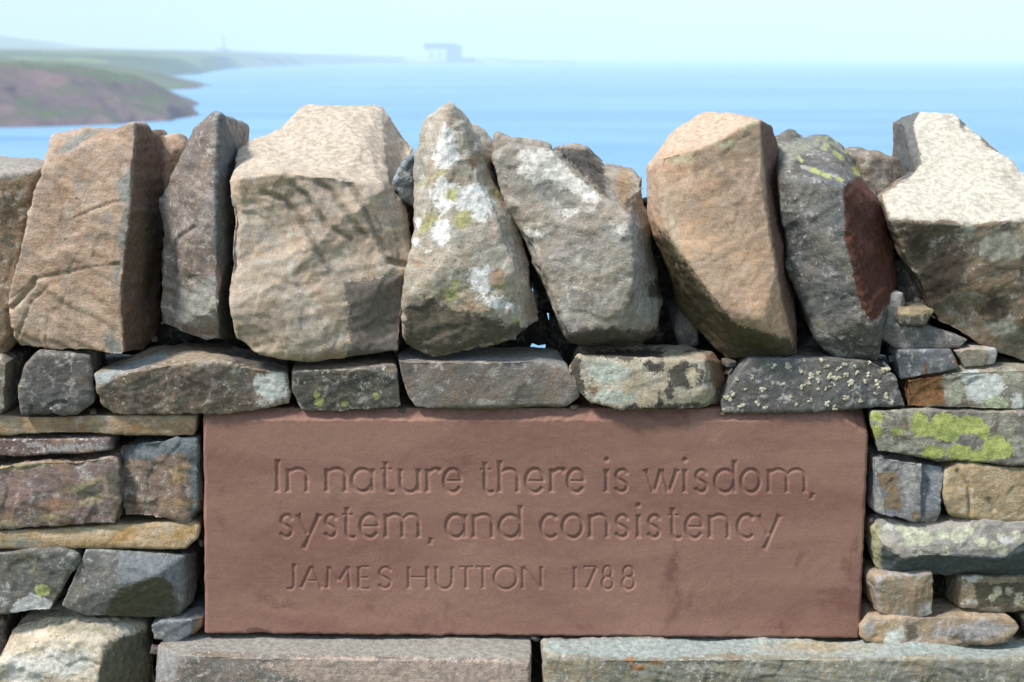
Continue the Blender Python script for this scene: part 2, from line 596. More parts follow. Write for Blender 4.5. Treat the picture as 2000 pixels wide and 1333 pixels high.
for px, py, D, s in ((84, 121, 3900, 1.5), (97, 119, 4000, 1.9), (108, 121.5, 3900, 1.6), (121, 120, 4100, 1.8), (136, 122, 4000, 1.5), (147, 121, 4100, 1.7), (36, 119, 3900, 1.5), (62, 121, 3900, 1.4)):
    gable_house(P(px, py, D), 8 * s, 5 * s, 6 * s, rnd.uniform(-.5, .5), 'white cottage with dark roof among the hazy fields above the headland', 'white cottages in the far fields')

# ------------------------------------------------------------------ the wall
wall = empty('dry_stone_wall', (0, 0.17, 0), 'dry stone wall of mixed sandstone and greywacke with upright cope stones', 'wall')
WLOC = np.array([0, 0.17, 0])


def hull_verts(pts, chips, r, chip_d):
    """convex hull of pts with a few random edge chips cut off; returns bmesh"""
    bm = bmesh.new()
    for p in pts:
        bm.verts.new(p)
    bmesh.ops.convex_hull(bm, input=bm.verts[:], use_existing_faces=False)
    for k in range(chips):
        bm.normal_update()
        es = [e for e in bm.edges if len(e.link_faces) == 2 and e.calc_face_angle(0) > 0.6 and e.calc_length() > 0.02
              and (e.verts[0].co.y + e.verts[1].co.y) / 2 < 0.13]
        if not es:
            break
        e = r.choice(es)
        t = r.uniform(0.05, 0.95)
        m = e.verts[0].co.lerp(e.verts[1].co, t)
        n = (e.link_faces[0].normal + e.link_faces[1].normal).normalized()
        n = (n + Vector((r.gauss(0, .35), r.gauss(0, .35), r.gauss(0, .35)))).normalized()
        # keep the chip local: plane just under the edge
        co = m - n * r.uniform(0.25, 1.0) * chip_d
        # skip chips that would cut off too much
        mx_ = max((v.co - co).dot(n) for v in bm.verts)
        if mx_ > chip_d * 3.5:
            continue
        g = bm.verts[:] + bm.edges[:] + bm.faces[:]
        bmesh.ops.bisect_plane(bm, geom=g, plane_co=co, plane_no=n, clear_outer=True)
        cs = [v.co.copy() for v in bm.verts]
        bm.free()
        bm = bmesh.new()
        for c in cs:
            bm.verts.new(c)
        bmesh.ops.remove_doubles(bm, verts=bm.verts[:], dist=0.0004)
        bmesh.ops.convex_hull(bm, input=bm.verts[:], use_existing_faces=False)
    lone = [v for v in bm.verts if not v.link_faces]
    bmesh.ops.delete(bm, geom=lone, context='VERTS')
    return bm


def seg_dist(px, pz, pts):
    d = np.full(px.shape, 9999.0)
    for (x0, z0), (x1, z1) in zip(pts[:-1], pts[1:]):
        dx, dz = x1 - x0, z1 - z0
        t = np.clip(((px - x0) * dx + (pz - z0) * dz) / (dx * dx + dz * dz + 1e-12), 0, 1)
        d = np.minimum(d, np.hypot(px - x0 - t * dx, pz - z0 - t * dz))
    return d


def poly_sdf(px, pz, pts):
    c = pts + [pts[0]]
    d = seg_dist(px, pz, c)
    ins = np.zeros(px.shape, bool)
    for (x0, z0), (x1, z1) in zip(c[:-1], c[1:]):
        if abs(z1 - z0) < 1e-9:
            continue
        ins ^= ((z0 > pz) != (z1 > pz)) & (px < (x1 - x0) * (pz - z0) / (z1 - z0) + x0)
    return np.where(ins, -d, d)


def to_px(co):
    v = co - CAM
    f = v[:, 1] * CP - v[:, 2] * SP
    return 1000 + FPX * v[:, 0] / f, 666.5 - FPX * (v[:, 1] * SP + v[:, 2] * CP) / f


def shape_sdf(co, shapes):
    """signed distance (m) of surface points to a mark whose outline was read off the stone"""
    best = np.full(len(co), 9999.0)
    x_, y_ = to_px(co)
    for s in shapes:
        if s[0] == 'e':
            _, x, y, rx, ry = s[:5]
            rot = math.radians(s[5]) if len(s) > 5 else 0
            dx, dz = x_ - x, y_ - y
            u = (dx * math.cos(rot) + dz * math.sin(rot)) / rx
            w = (-dx * math.sin(rot) + dz * math.cos(rot)) / ry
            sd = (np.hypot(u, w) - 1) * min(rx, ry)
        elif s[0] == 'l':
            sd = seg_dist(x_, y_, s[1]) - s[2]
        else:
            sd = poly_sdf(x_, y_, list(s[1]))
        best = np.minimum(best, sd)
    return best * .00077


STONES = []


def stone(name, hulls, cols, D=0.14, sc=0.93, vox=0.0028, chips=7, chip_d=0.006, amp=1.0, rough=1.0, bed=0.6, label=None, grooves=(),
          steps=1.0, d0=0.0, smooth=0, **mk):
    """hulls: list of (points[(px, py, depth)], back depth or None)"""
    seed = len(STONES) + 1
    r = random.Random(seed * 13)
    full = bmesh.new()
    tmp = bpy.data.meshes.new('tmp')
    for h in hulls:
        pts, bk = h[0], (h[1] if len(h) > 1 else D)
        w = np.array([P(*p) for p in pts])
        if bk is not None:
            c = w.mean(0)
            s_ = h[2] if len(h) > 2 else sc
            back = w.copy()
            back[:, 0] = c[0] + (w[:, 0] - c[0]) * s_
            back[:, 2] = c[2] + (w[:, 2] - c[2]) * s_
            back[:, 1] = np.maximum(bk, w[:, 1] + 0.02)
            w = np.concatenate([w, back])
        bm = hull_verts([Vector(x) for x in w], h[3] if len(h) > 3 else chips, r, chip_d)
        bm.to_mesh(tmp)
        bm.free()
        full.from_mesh(tmp)
    me = bpy.data.meshes.new(name)
    bmesh.ops.triangulate(full, faces=full.faces[:])
    bmesh.ops.recalc_face_normals(full, faces=full.faces[:])
    full.to_mesh(me)
    full.free()
    bpy.data.meshes.remove(tmp)
    o = bpy.data.objects.new('tmp_' + name, me)
    COL.objects.link(o)
    m = o.modifiers.new('r', 'REMESH')
    m.mode = 'VOXEL'
    m.voxel_size = vox
    if smooth:
        m = o.modifiers.new('s', 'SMOOTH')
        m.factor = 0.5
        m.iterations = smooth
    STONES.append(dict(cope=name == 'cope_stone', o=o, name=name, cols=cols, amp=amp, rough=rough, bed=bed, label=label, grooves=grooves, steps=steps, d0=d0, mk=mk, seed=seed))


def finish_stones():
    bpy.context.view_layer.update()
    dg = bpy.context.evaluated_depsgraph_get()
    for s in STONES:
        o = s['o']
        me = bpy.data.meshes.new_from_object(o.evaluated_get(dg))
        n = len(me.vertices)
        co = np.empty(n * 3, np.float32)
        me.vertices.foreach_get('co', co)
        co = co.reshape(-1, 3)
        no = np.empty(n * 3, np.float32)
        me.vertices.foreach_get('normal', no)
        no = no.reshape(-1, 3)
        sd = s['seed']
        q = co + np.array([sd * 3.1, sd * 1.7, sd * 2.3], np.float32) % 50
        a = s['amp']
        low = fbm(q * 9, 2)
        warp = np.stack([pn(q * 12), pn(q * 12 + 9), pn(q * 12 + 19)], -1) * 0.03
        f = fbm((q + warp) * 11, 2) * 2.2
        fl = np.floor(f)
        fr = f - fl
        terr = fl + smooth01(0.0, 0.16, fr)          # flat terraces with short broken risers
        mid = 1 - np.abs(fbm(q * 38, 2)) * 2
        fine = fbm(q * 120, 2)
        an = math.radians(s['mk'].get('sang', 25))
        bx = np.stack([(q[:, 0] * math.cos(an) + q[:, 2] * math.sin(an)) * 7, q[:, 1] * 7, (-q[:, 0] * math.sin(an) + q[:, 2] * math.cos(an)) * 75], -1)
        bedn = fbm(bx, 2)
        ns = int(np.clip(n / 700, 16, 90))
        rs = np.random.default_rng(sd)
        sid = rs.choice(n, ns, replace=False)
        an_ = rs.normal(size=(3, 3)) * .35 + np.eye(3)
        qa, sa = co @ an_.T, (co @ an_.T)[sid]
        hs = rs.uniform(0, .004, ns)
        gs = rs.normal(size=(ns, 3)) * .11
        conch = np.full(n, 1.0)
        wp = warp * .12
        for j in range(ns):
            e_ = qa - sa[j] + wp
            conch = np.minimum(conch, hs[j] + e_ @ gs[j] + 1.3 * (e_ * e_).sum(1))
        conch = conch - conch.mean()
        conch = np.clip(conch, -.008, .005)
        disp = a * (0.0016 * low + 1.0 * s['steps'] ** .5 * (1.0 if s['cope'] else .7) * conch + 0.0016 * s['steps'] * (terr - 0.5) + 0.0006 * s['rough'] * mid + 0.0007 * s['rough'] * fine + 0.0013 * s['bed'] * bedn)
        co2 = co + no * disp[:, None]
        for g in s['grooves']:
            pts, wd, dp = g
            gx_, gy_ = to_px(co)
            dd = seg_dist(gx_ + 1.6 * pn(q * 50), gy_ + 1.6 * pn(q * 50 + 40), pts) * .00077
            front = np.clip(-no[:, 1] * 2, 0, 1) * (co[:, 1] < 0.13)
            co2[:, 1] += dp * np.clip(1 - dd / wd, 0, 1) ** 0.8 * front
        c = co2.mean(0)
        c[2] = co2[:, 2].min()
        me.vertices.foreach_set('co', (co2 - c).astype(np.float32).reshape(-1))
        for i, p in enumerate(s['mk'].get('patches', ())):
            at = me.attributes.new('patch%d' % i, 'FLOAT', 'POINT')
            at.data.foreach_set('value', shape_sdf(co2, p[3]).astype(np.float32))
        me.polygons.foreach_set('use_smooth', np.ones(len(me.polygons), bool))
        me.update()
        me.materials.clear()
        me.materials.append(stone_mat('%s_%02d' % (s['name'], sd), *s['cols'], sd, **s['mk']))
        old = o.data
        bpy.data.objects.remove(o)
        bpy.data.meshes.remove(old)
        ob = new_obj(s['name'], me, wall)
        ob.location = (c - WLOC).tolist()
        if s['label']:
            ob['label'] = s['label']
        s['obj'] = ob
        s['co'] = co2
        s['c'] = c


def F(pts, d=0.0):
    """a front polygon at one depth, slightly uneven"""
    return [(x, y, d + 0.004 * math.sin(x * 1.7 + y * 2.3)) for x, y in pts]


TAN = ((178, 149, 124), (158, 129, 105), (152, 134, 120))
GREY = ((122, 116, 108), (102, 97, 92), (134, 120, 104))
DARK = ((84, 82, 80), (68, 67, 67), (98, 92, 84))
WHITE_L = (212, 206, 196)
YEL = (176, 180, 100)
SLATE = (112, 122, 130)
CO = dict(D=0.29, sc=0.84, vox=0.0030, chips=4, chip_d=0.007)

# ---- cope stones
stone('cope_stone', [([(-150, 350, .03), (0, 346, .02), (80, 335, .04), (70, 400, .03), (45, 470, .03), (36, 600, .03), (32, 668, .03), (0, 688, .02), (-150, 690, .02),
                       (-150, 302, .2), (0, 298, .22), (55, 304, .22), (95, 318, .2)],)],
      ((150, 122, 92), (118, 96, 72), (98, 92, 76)), d0=.03, patches=[((168, 158, 146), .006, .003, [('p', [(-160, 290), (100, 290), (100, 325), (30, 350), (-160, 350)])])], **CO)
stone('cope_stone', [([(109, 270, .06), (105, 285, .05), (82, 336, .02), (47, 440, .0), (24, 535, .0), (20, 577, .0), (30, 625, .0), (36, 677, .01), (141, 685, -.01), (236, 698, -.03),
                       (243, 690, -.032), (236, 560, -.034), (252, 400, -.02), (265, 238, .02), (209, 248, .05), (130, 266, .06),
                       (283, 242, .1), (305, 259, .14), (310, 274, .14), (312, 440, .14), (302, 560, .12), (298, 656, .1), (278, 684, .07)], .27),
                     ([(312, 266, .18), (343, 264, .2), (357, 288, .19), (352, 330, .18), (322, 372, .16), (306, 300, .15), (308, 420, .16)], .27)],
      TAN, label='large tan cope stone with a cracked slanting face and grey chipped arris', bed=1.6, streak=0.4, sang=-28, steps=1.1, bloom=.25,
      grooves=[([(19, 585), (45, 565), (66, 546), (96, 540), (180, 522), (228, 515)], .003, .003), ([(26, 600), (60, 560), (66, 546)], .005, .010),
               ([(36, 660), (60, 590), (92, 560)], .002, .003), ([(92, 560), (91, 670)], .002, .002), ([(142, 424), (215, 398), (247, 394)], .003, .003)],
      patches=[((142, 140, 130), .006, .002, [('p', [(268, 236), (262, 330), (228, 352), (232, 395), (246, 400), (236, 430), (228, 470), (240, 500), (222, 530), (228, 570), (236, 520), (246, 470), (250, 420), (254, 380), (256, 345), (268, 316)]),
                                             ('e', 220, 670, 15, 24, -30), ('e', 150, 277, 45, 8, -30)]),
               ((128, 96, 76), .004, .004, [('p', [(268, 245), (320, 250), (330, 700), (246, 702), (232, 600), (244, 480), (256, 380)])])],  # shade of the right-hand face, painted as a darker brown
      edge=(196, 180, 158), edge_a=.35, fleck=(205, 190, 165), **CO)
stone('cope_stone', [([(418, 222, .05), (384, 252, .06), (362, 293, .05), (336, 348, .04), (314, 408, .04), (303, 500, .03), (303, 600, .03), (308, 638, .03), (336, 649, .02), (396, 677, .02),
                       (432, 672, -.01), (428, 600, -.02), (422, 400, -.01), (427, 226, .03), (437, 228, .06), (461, 283, .14), (449, 400, .13), (452, 584, .12), (454, 660, .1)],)],
      ((138, 122, 112), (118, 104, 96), (156, 144, 130)), label='narrow upright grey cope stone tapering to a point', bed=1.4, sang=-25,
      grooves=[([(330, 530), (345, 470), (380, 445)], .005, .004)],
      patches=[((108, 110, 110), .004, .002, [('p', [(425, 222), (420, 330), (416, 480), (426, 520), (434, 545), (424, 600), (428, 675), (460, 680), (455, 500), (450, 400), (462, 283), (436, 225)])]),
               ((168, 160, 150), .007, .004, [('p', [(352, 560), (372, 572), (398, 545), (430, 538), (424, 636), (380, 640), (345, 632)])])],
      fleck=(190, 180, 168), fleck_t=.62, edge=(150, 158, 160), edge_a=.7, **CO)
stone('cope_stone', [([(446, 352, -.01), (470, 349, -.03), (553, 340, -.03), (676, 347, -.02), (740, 367, 0), (784, 403, .01), (801, 440, .02), (803, 540, 0), (794, 608, -.01), (776, 685, -.01),
                       (664, 699, -.02), (592, 706, -.03), (544, 707, -.03), (508, 699, -.03), (462, 660, -.02), (455, 600, -.04), (444, 500, -.03), (443, 390, -.02),
                       (462, 292, .1), (484, 271, .14), (540, 256, .19), (780, 334, .12), (806, 293, .24)],),
                     ([(590, 214, .24), (601, 210, .25), (655, 213, .24), (731, 200, .25), (749, 205, .25), (764, 222, .25), (784, 252, .26), (808, 292, .26), (556, 251, .2), (510, 330, .03), (676, 347, -.005), (758, 356, .04), (590, 339, -.005)], .28, .97, 2)],
      ((184, 161, 137), (166, 143, 120), (154, 140, 127)), label='broad tan cope stone with four dark slanting grooves in its face', d0=-.02, bed=1.1, sang=12, steps=1.2, streak=.3, bump=.55,
      grooves=[([(513, 377), (554, 391), (582, 422), (609, 468), (630, 507), (647, 534)], .006, .0045), ([(568, 358), (597, 382), (616, 410), (640, 442), (683, 468)], .006, .0045),
               ([(621, 358), (650, 377), (664, 401), (688, 434), (716, 465)], .006, .005), ([(684, 362), (700, 384), (717, 420), (736, 461), (755, 492)], .006, .005),
               ([(760, 510), (800, 522)], .006, .012), ([(462, 292), (520, 292), (560, 296), (600, 306)], .003, .003)],
      patches=[((198, 178, 154), .012, .006, [('p', [(440, 345), (462, 280), (600, 200), (770, 200), (820, 300), (780, 350), (740, 362), (676, 342), (553, 334)])]),  # sunlight on the sloping top, painted as a paler tan
               ((116, 102, 92), .014, .003, [('p', [(672, 556), (710, 548), (800, 530), (806, 560), (796, 620), (776, 700), (684, 700), (680, 620)])]),
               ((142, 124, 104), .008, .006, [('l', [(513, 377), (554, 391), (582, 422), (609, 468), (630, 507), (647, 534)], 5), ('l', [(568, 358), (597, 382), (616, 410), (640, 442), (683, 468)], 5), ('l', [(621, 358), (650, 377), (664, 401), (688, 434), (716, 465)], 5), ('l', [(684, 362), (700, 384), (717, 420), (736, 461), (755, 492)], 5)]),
               ((150, 132, 110), .014, .008, [('e', 775, 470, 24, 40, 10), ('e', 735, 440, 10, 30, -30)])],
      fleck=(214, 206, 194), fleck_t=.64, edge=(220, 204, 182), edge_a=.3, **CO)
stone('wedge_stone', [(F([(814, 296), (788, 321), (779, 341), (766, 360), (775, 381), (795, 402), (818, 414)], .05), .16)], ((88, 96, 98), (74, 80, 82), (98, 100, 98)), chips=4, vox=.0028,
      label='small dark slate wedged between the grooved stone and the white-spotted stone', edge=(150, 166, 172), edge_a=.8, d0=.05, bed=1.5)
stone('cope_stone', [([(869, 203, .04), (880, 204, .04), (846, 213, .04), (829, 238, .03), (821, 278, .02), (809, 330, .01), (806, 404, 0), (801, 446, -.01), (797, 540, -.02), (793, 597, -.02), (788, 653, -.01), (797, 672, 0),
                       (845, 690, 0), (872, 677, -.01), (978, 671, -.01), (1006, 665, -.02), (1036, 642, -.01), (1059, 631, .03), (1062, 606, .04), (1048, 558, .04), (1018, 440, .05), (990, 387, .05), (950, 320, .06), (911, 238, .06), (894, 216, .05),
                       (880, 500, -.045), (960, 600, -.045), (1006, 510, -.025), (900, 400, -.02), (868, 260, .01)],),
                     ([(915, 250, .12), (940, 262, .16), (965, 295, .16), (962, 330, .14), (940, 330, .1)], .26)],
      ((178, 164, 144), (158, 148, 130), (172, 150, 128)), label='triangular cope stone blotched with white and yellow lichen', rough=1.5, steps=1.2,
      patches=[((234, 229, 221), .011, .0016, [('e', 872, 270, 16, 26, 8), ('e', 872, 305, 25, 28, 40), ('e', 866, 378, 24, 38, -10), ('e', 862, 452, 19, 24), ('e', 925, 395, 42, 34, 30), ('e', 945, 545, 28, 30, 20), ('e', 813, 474, 9, 10), ('e', 816, 438, 6, 7), ('e', 836, 492, 5, 5), ('e', 965, 590, 40, 12, 15)]),
               ((190, 182, 112), .012, .003, [('e', 884, 378, 11, 10), ('e', 902, 428, 18, 16), ('e', 970, 376, 10, 12, 60), ('e', 850, 345, 18, 5, -30), ('e', 880, 575, 20, 12), ('e', 975, 560, 10, 6), ('e', 890, 555, 8, 6), ('e', 835, 440, 22, 8, -60), ('e', 1010, 628, 10, 8), ('e', 908, 632, 9, 8)]),
               ((176, 138, 104), .01, .004, [('e', 926, 316, 9, 14, 20), ('e', 905, 498, 6, 18, -25), ('e', 815, 515, 8, 8), ('e', 970, 540, 16, 16), ('e', 925, 601, 22, 7, 10)]),
               ((104, 92, 74), .016, .004, [('p', [(792, 600), (830, 580), (880, 600), (930, 612), (985, 630), (1040, 640), (1000, 670), (850, 695), (786, 680)])])],
      fleck=(120, 112, 98), fleck_t=.6, d0=-.02, **CO)
stone('cope_stone', [([(967, 302, .03), (1010, 291, .04), (1074, 293, .03), (1170, 384, 0), (1214, 398, 0), (1228, 430, -.01), (1236, 552, -.02), (1232, 640, -.02), (1163, 640, -.024), (1121, 650, -.02), (1107, 634, 0), (1083, 558, 0),
                       (1034, 474, .02), (986, 376, .03), (1236, 680, .03), (1160, 675, .03), (1112, 664, .03), (1264, 360, .1), (1274, 460, .1), (1288, 560, .08), (1304, 668, .08)],),
                     ([(1080, 300, .06), (1096, 287, .16), (1130, 289, .18), (1146, 293, .2), (1160, 312, .2), (1180, 330, .2), (1172, 388, .03), (1100, 360, .06)], .27),
                     ([(1180, 330, .19), (1245, 338, .15), (1264, 352, .13), (1260, 420, .08), (1180, 400, .04), (1224, 400, .02)], .27),
                     ([(969, 261, .1), (986, 270, .1), (1004, 278, .1), (1004, 320, .09), (968, 320, .09)], .17, .98, 0), ([(990, 275, .1), (1050, 279, .11), (1078, 286, .11), (1078, 320, .09), (990, 320, .09)], .17, .98, 0)],
      ((162, 152, 138), (140, 132, 120), (150, 138, 126)), label='grey cope stone with a white lichen crust and a thin slate spike behind', rough=1.7, steps=1.4,
      patches=[((224, 216, 204), .013, .003, [('p', [(1010, 296), (1075, 292), (1130, 350), (1172, 385), (1165, 398), (1120, 380), (1090, 362), (1040, 350), (1008, 342)]), ('e', 1107, 413, 12, 8), ('e', 1214, 452, 9, 11), ('e', 1040, 455, 20, 10)]),
               ((168, 162, 154), .003, .0016, [('p', [(1228, 416), (1246, 416), (1258, 470), (1254, 540), (1262, 580), (1284, 585), (1288, 625), (1262, 636), (1240, 610), (1236, 520)])]),
               ((172, 138, 96), .01, .006, [('e', 1218, 362, 14, 38)]),
               ((92, 82, 72), .012, .004, [('p', [(1100, 640), (1160, 642), (1232, 646), (1310, 640), (1310, 690), (1100, 690)]), ('p', [(1264, 560), (1290, 540), (1296, 580), (1272, 580)]), ('p', [(1080, 290), (1150, 290), (1180, 330), (1185, 385), (1170, 375), (1110, 315)])]),
               ((176, 164, 154), .02, .01, [('e', 1090, 497, 24, 18), ('e', 1180, 585, 18, 18), ('e', 1165, 485, 22, 14)])],
      fleck=(196, 184, 168), fleck_t=.63, edge=(176, 166, 150), edge_a=.4, **CO)
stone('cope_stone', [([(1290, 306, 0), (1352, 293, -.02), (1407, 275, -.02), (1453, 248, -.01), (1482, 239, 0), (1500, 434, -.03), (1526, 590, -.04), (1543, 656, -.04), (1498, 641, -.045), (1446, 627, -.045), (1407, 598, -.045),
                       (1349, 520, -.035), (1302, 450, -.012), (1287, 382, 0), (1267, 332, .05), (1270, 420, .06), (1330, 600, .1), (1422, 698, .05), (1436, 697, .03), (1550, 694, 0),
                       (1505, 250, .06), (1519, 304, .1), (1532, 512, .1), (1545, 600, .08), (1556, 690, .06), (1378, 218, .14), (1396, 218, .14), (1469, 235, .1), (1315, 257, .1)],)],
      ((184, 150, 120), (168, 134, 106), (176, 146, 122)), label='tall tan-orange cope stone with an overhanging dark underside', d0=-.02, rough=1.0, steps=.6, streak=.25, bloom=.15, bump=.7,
      patches=[((206, 172, 142), .006, .003, [('p', [(1262, 330), (1300, 300), (1352, 291), (1407, 272), (1453, 244), (1482, 236), (1380, 200), (1250, 260)])]),
               ((84, 74, 48), .01, .004, [('p', [(1255, 470), (1302, 455), (1349, 528), (1407, 605), (1446, 634), (1498, 648), (1543, 662), (1560, 705), (1400, 710), (1255, 620)])]),  # shade under the overhang painted in, together with olive moss
               ((122, 88, 74), .003, .003, [('p', [(1484, 236), (1502, 434), (1528, 590), (1548, 660), (1556, 700), (1590, 700), (1560, 400), (1530, 240)])]),  # unlit right side, its shade painted as darker brown
               ((190, 176, 138), .008, .004, [('e', 1335, 310, 22, 8, -5), ('e', 1420, 282, 16, 10), ('e', 1462, 248, 20, 6, -30), ('e', 1310, 420, 4, 50, -10)])],
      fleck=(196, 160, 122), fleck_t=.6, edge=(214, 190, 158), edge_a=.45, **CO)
stone('cope_stone', [([(1530, 352, 0), (1590, 362, -.02), (1640, 375, -.025), (1650, 440, -.03), (1662, 525, -.032), (1698, 622, -.03), (1712, 640, -.02), (1710, 700, .02), (1640, 697, .03), (1600, 660, .02), (1545, 537, .02), (1535, 450, .01),
                       (1675, 318, .06), (1705, 380, .05), (1747, 470, .06), (1749, 550, .06), (1716, 612, .01), (1520, 288, .1), (1590, 272, .15), (1602, 268, .16), (1630, 268, .16), (1670, 300, .14)],),
                     ([(1514, 280, .18), (1545, 259, .2), (1566, 274, .2), (1560, 300, .14), (1520, 300, .14)], .28)],
      ((112, 110, 106), (90, 88, 86), (126, 120, 110)), label='dark grey cope stone with yellow lichen dashes and a rusty red side', rough=1.2, steps=1.0, bed=1.0,
      patches=[((104, 56, 40), .005, .0015, [('p', [(1647, 366), (1668, 352), (1676, 340), (1710, 385), (1760, 460), (1760, 560), (1712, 622), (1702, 630), (1676, 585), (1664, 525), (1648, 462), (1651, 425)])]),
               (YEL, .0035, .0012, [('e', 1592, 334, 13, 5, 25), ('e', 1613, 343, 11, 5, 25), ('e', 1640, 351, 7, 4, 30), ('e', 1637, 304, 13, 5, 45), ('e', 1614, 283, 9, 6, 30), ('e', 1609, 290, 7, 4), ('e', 1673, 334, 13, 7, 55), ('e', 1655, 296, 9, 4, 40), ('e', 1560, 308, 12, 4, 50), ('e', 1625, 272, 30, 4, 5)]),
               ((152, 150, 132), .012, .006, [('p', [(1512, 285), (1590, 270), (1640, 268), (1660, 290), (1600, 285), (1550, 310), (1535, 330), (1525, 300)]), ('e', 1535, 318, 10, 12)]),
               ((140, 134, 122), .02, .006, [('e', 1570, 380, 30, 12, 40), ('e', 1620, 480, 40, 16, 40)])],
      fleck=(176, 170, 156), fleck_t=.62, d0=-.01, **CO)
stone('cope_stone', [([(1676, 306, .13), (1692, 294, .15), (1714, 292, .17), (1756, 313, .17), (1770, 348, .16), (1768, 420, .14), (1720, 420, .11), (1712, 312, .11), (1717, 375, .1), (1686, 345, .13)], .27)],
      ((134, 120, 104), (116, 104, 92), (150, 130, 108)), D=.27, vox=.0035, chips=6, chip_d=.008, label='small brown cope stone peeping between the yellow-dashed and the forked stone', d0=.12, edge=(170, 150, 128), edge_a=.4)
stone('cope_stone', [([(1742, 426, 0), (1728, 392, .045), (1757, 362, .08), (1798, 338, .11), (2000, 338, .115), (2150, 352, .1), (2150, 430, 0), (1800, 434, -.01), (1890, 442, -.02), (2000, 430, -.02),
                       (1762, 470, .005), (1775, 507, .015), (1805, 550, .025), (1827, 600, .03), (1830, 634, .03), (1950, 685, .02), (2000, 706, .02), (2150, 745, .02)],),
                     ([(1800, 322, .125), (1792, 290, .165), (1783, 244, .22), (1796, 226, .243), (1822, 223, .25), (1866, 223, .25), (1876, 229, .245), (1882, 252, .215), (1908, 282, .18), (1940, 302, .155), (2000, 338, .112), (1800, 340, .108),
                       (1757, 240, .25), (1756, 300, .24), (1770, 352, .2), (1800, 430, .12), (2000, 430, .12), (1800, 440, .28), (2000, 440, .28), (1770, 430, .26)], .3, .97, 2)],
      ((126, 106, 84), (100, 86, 70), (112, 104, 88)), label='big forked cope stone with a flat top painted sunlit cream', d0=-.01, rough=1.0, steps=.6, bed=.8, bump=.42,
      grooves=[([(1918, 335), (1960, 352), (2010, 345)], .005, .005)],
      patches=[((200, 189, 168), .005, .0016, [('p', [(1722, 380), (1726, 400), (1740, 424), (1752, 431), (1800, 431), (1850, 429), (1890, 440), (1925, 434), (2000, 426), (2160, 426), (2160, 320), (2010, 325), (1930, 290), (1885, 235), (1870, 215), (1798, 215), (1783, 242), (1794, 290), (1800, 320), (1775, 350)])]),  # sunlight on the top face, put into the colour as cream
               ((104, 104, 100), .004, .002, [('p', [(1750, 225), (1796, 218), (1782, 244), (1793, 290), (1799, 318), (1776, 347), (1760, 352), (1750, 300)]), ('e', 1880, 238, 6, 16)]),
               ((150, 148, 128), .014, .005, [('e', 1960, 480, 46, 30), ('e', 1910, 580, 24, 8, 10), ('e', 1860, 610, 40, 6, 40), ('e', 1960, 640, 40, 18, 20), ('e', 1890, 450, 10, 14)]),
               ((78, 64, 52), .02, .01, [('e', 1840, 540, 40, 60, 30), ('e', 1790, 480, 22, 40, -20), ('e', 1940, 600, 26, 30)])],
      fleck=(190, 184, 172), fleck_t=.64, edge=(196, 190, 170), edge_a=.3, **CO)

# ---- small pinning stones under the forked cope
CS = dict(vox=.0025, chips=3, chip_d=.004, D=.11)
stone('pinning_stone', [(F([(1716, 640), (1755, 634), (1818, 640), (1847, 655), (1890, 664), (1874, 679), (1800, 684), (1750, 680), (1717, 660)], .015), .1), (F([(1732, 580), (1745, 572), (1764, 572), (1769, 600), (1757, 634), (1718, 640), (1730, 600)], .02), .1)],
      ((120, 116, 114), (104, 100, 98), (134, 124, 116)), patches=[((168, 162, 154), .004, .002, [('p', [(1730, 570), (1762, 570), (1756, 634), (1716, 636)])])], amp=.5, **CS)
stone('pinning_stone', [(F([(1758, 603), (1826, 602), (1826, 634), (1814, 638), (1757, 632)], .0), .09)], ((92, 88, 74), (80, 76, 64), (100, 92, 78)), patches=[((164, 142, 104), .003, .002, [('p', [(1750, 598), (1830, 596), (1830, 612), (1790, 617), (1750, 613)])])], amp=.5, **CS)
stone('pinning_stone', [(F([(1749, 510), (1792, 508), (1820, 560), (1830, 604), (1766, 604), (1752, 574)], .07), .2)], ((66, 64, 62), (56, 55, 54), (80, 84, 86)), amp=.5, **CS)
stone('pinning_stone', [(F([(1749, 687), (1782, 685), (1857, 683), (1866, 700), (1875, 722), (1775, 736), (1760, 742), (1753, 715)], .0), .12)], ((102, 108, 116), (88, 92, 100), (116, 116, 118)),
      label='blue-grey slate pinning stone with a rusty vein', patches=[((136, 86, 52), .004, .002, [('p', [(1804, 708), (1809, 706), (1814, 735), (1808, 738)]), ('p', [(1858, 684), (1866, 684), (1884, 722), (1872, 722)])])], amp=.5, **CS)
stone('pinning_stone', [(F([(1862, 685), (1920, 681), (1947, 682), (1955, 714), (1884, 720)], .004), .12)], ((158, 146, 128), (140, 130, 116), (170, 160, 146)), patches=[((214, 206, 200), .006, .002, [('p', [(1922, 676), (1960, 676), (1960, 720), (1924, 716), (1932, 695)])])], amp=.5, **CS)
stone('pinning_stone', [(F([(1770, 743), (1845, 733), (1875, 723), (1975, 718), (2060, 722), (2130, 730), (2130, 800), (2000, 797), (1950, 803), (1925, 788), (1875, 790), (1773, 796)], -.005), .13)],
      ((142, 134, 114), (124, 118, 100), (150, 140, 120)), label='long stone, rusty orange at one end and lichen crusted at the other',
      patches=[((146, 96, 52), .004, .0015, [('p', [(1764, 738), (1842, 730), (1838, 750), (1848, 788), (1766, 800)])]), ((206, 208, 200), .007, .0015, [('e', 1925, 758, 42, 28, -20), ('e', 1895, 735, 18, 14), ('e', 1988, 785, 14, 18)]),
               ((196, 204, 160), .008, .002, [('e', 1945, 789, 22, 14)]), ((168, 166, 140), .006, .002, [('e', 1866, 766, 17, 22), ('e', 1975, 735, 20, 16)])], **CS)

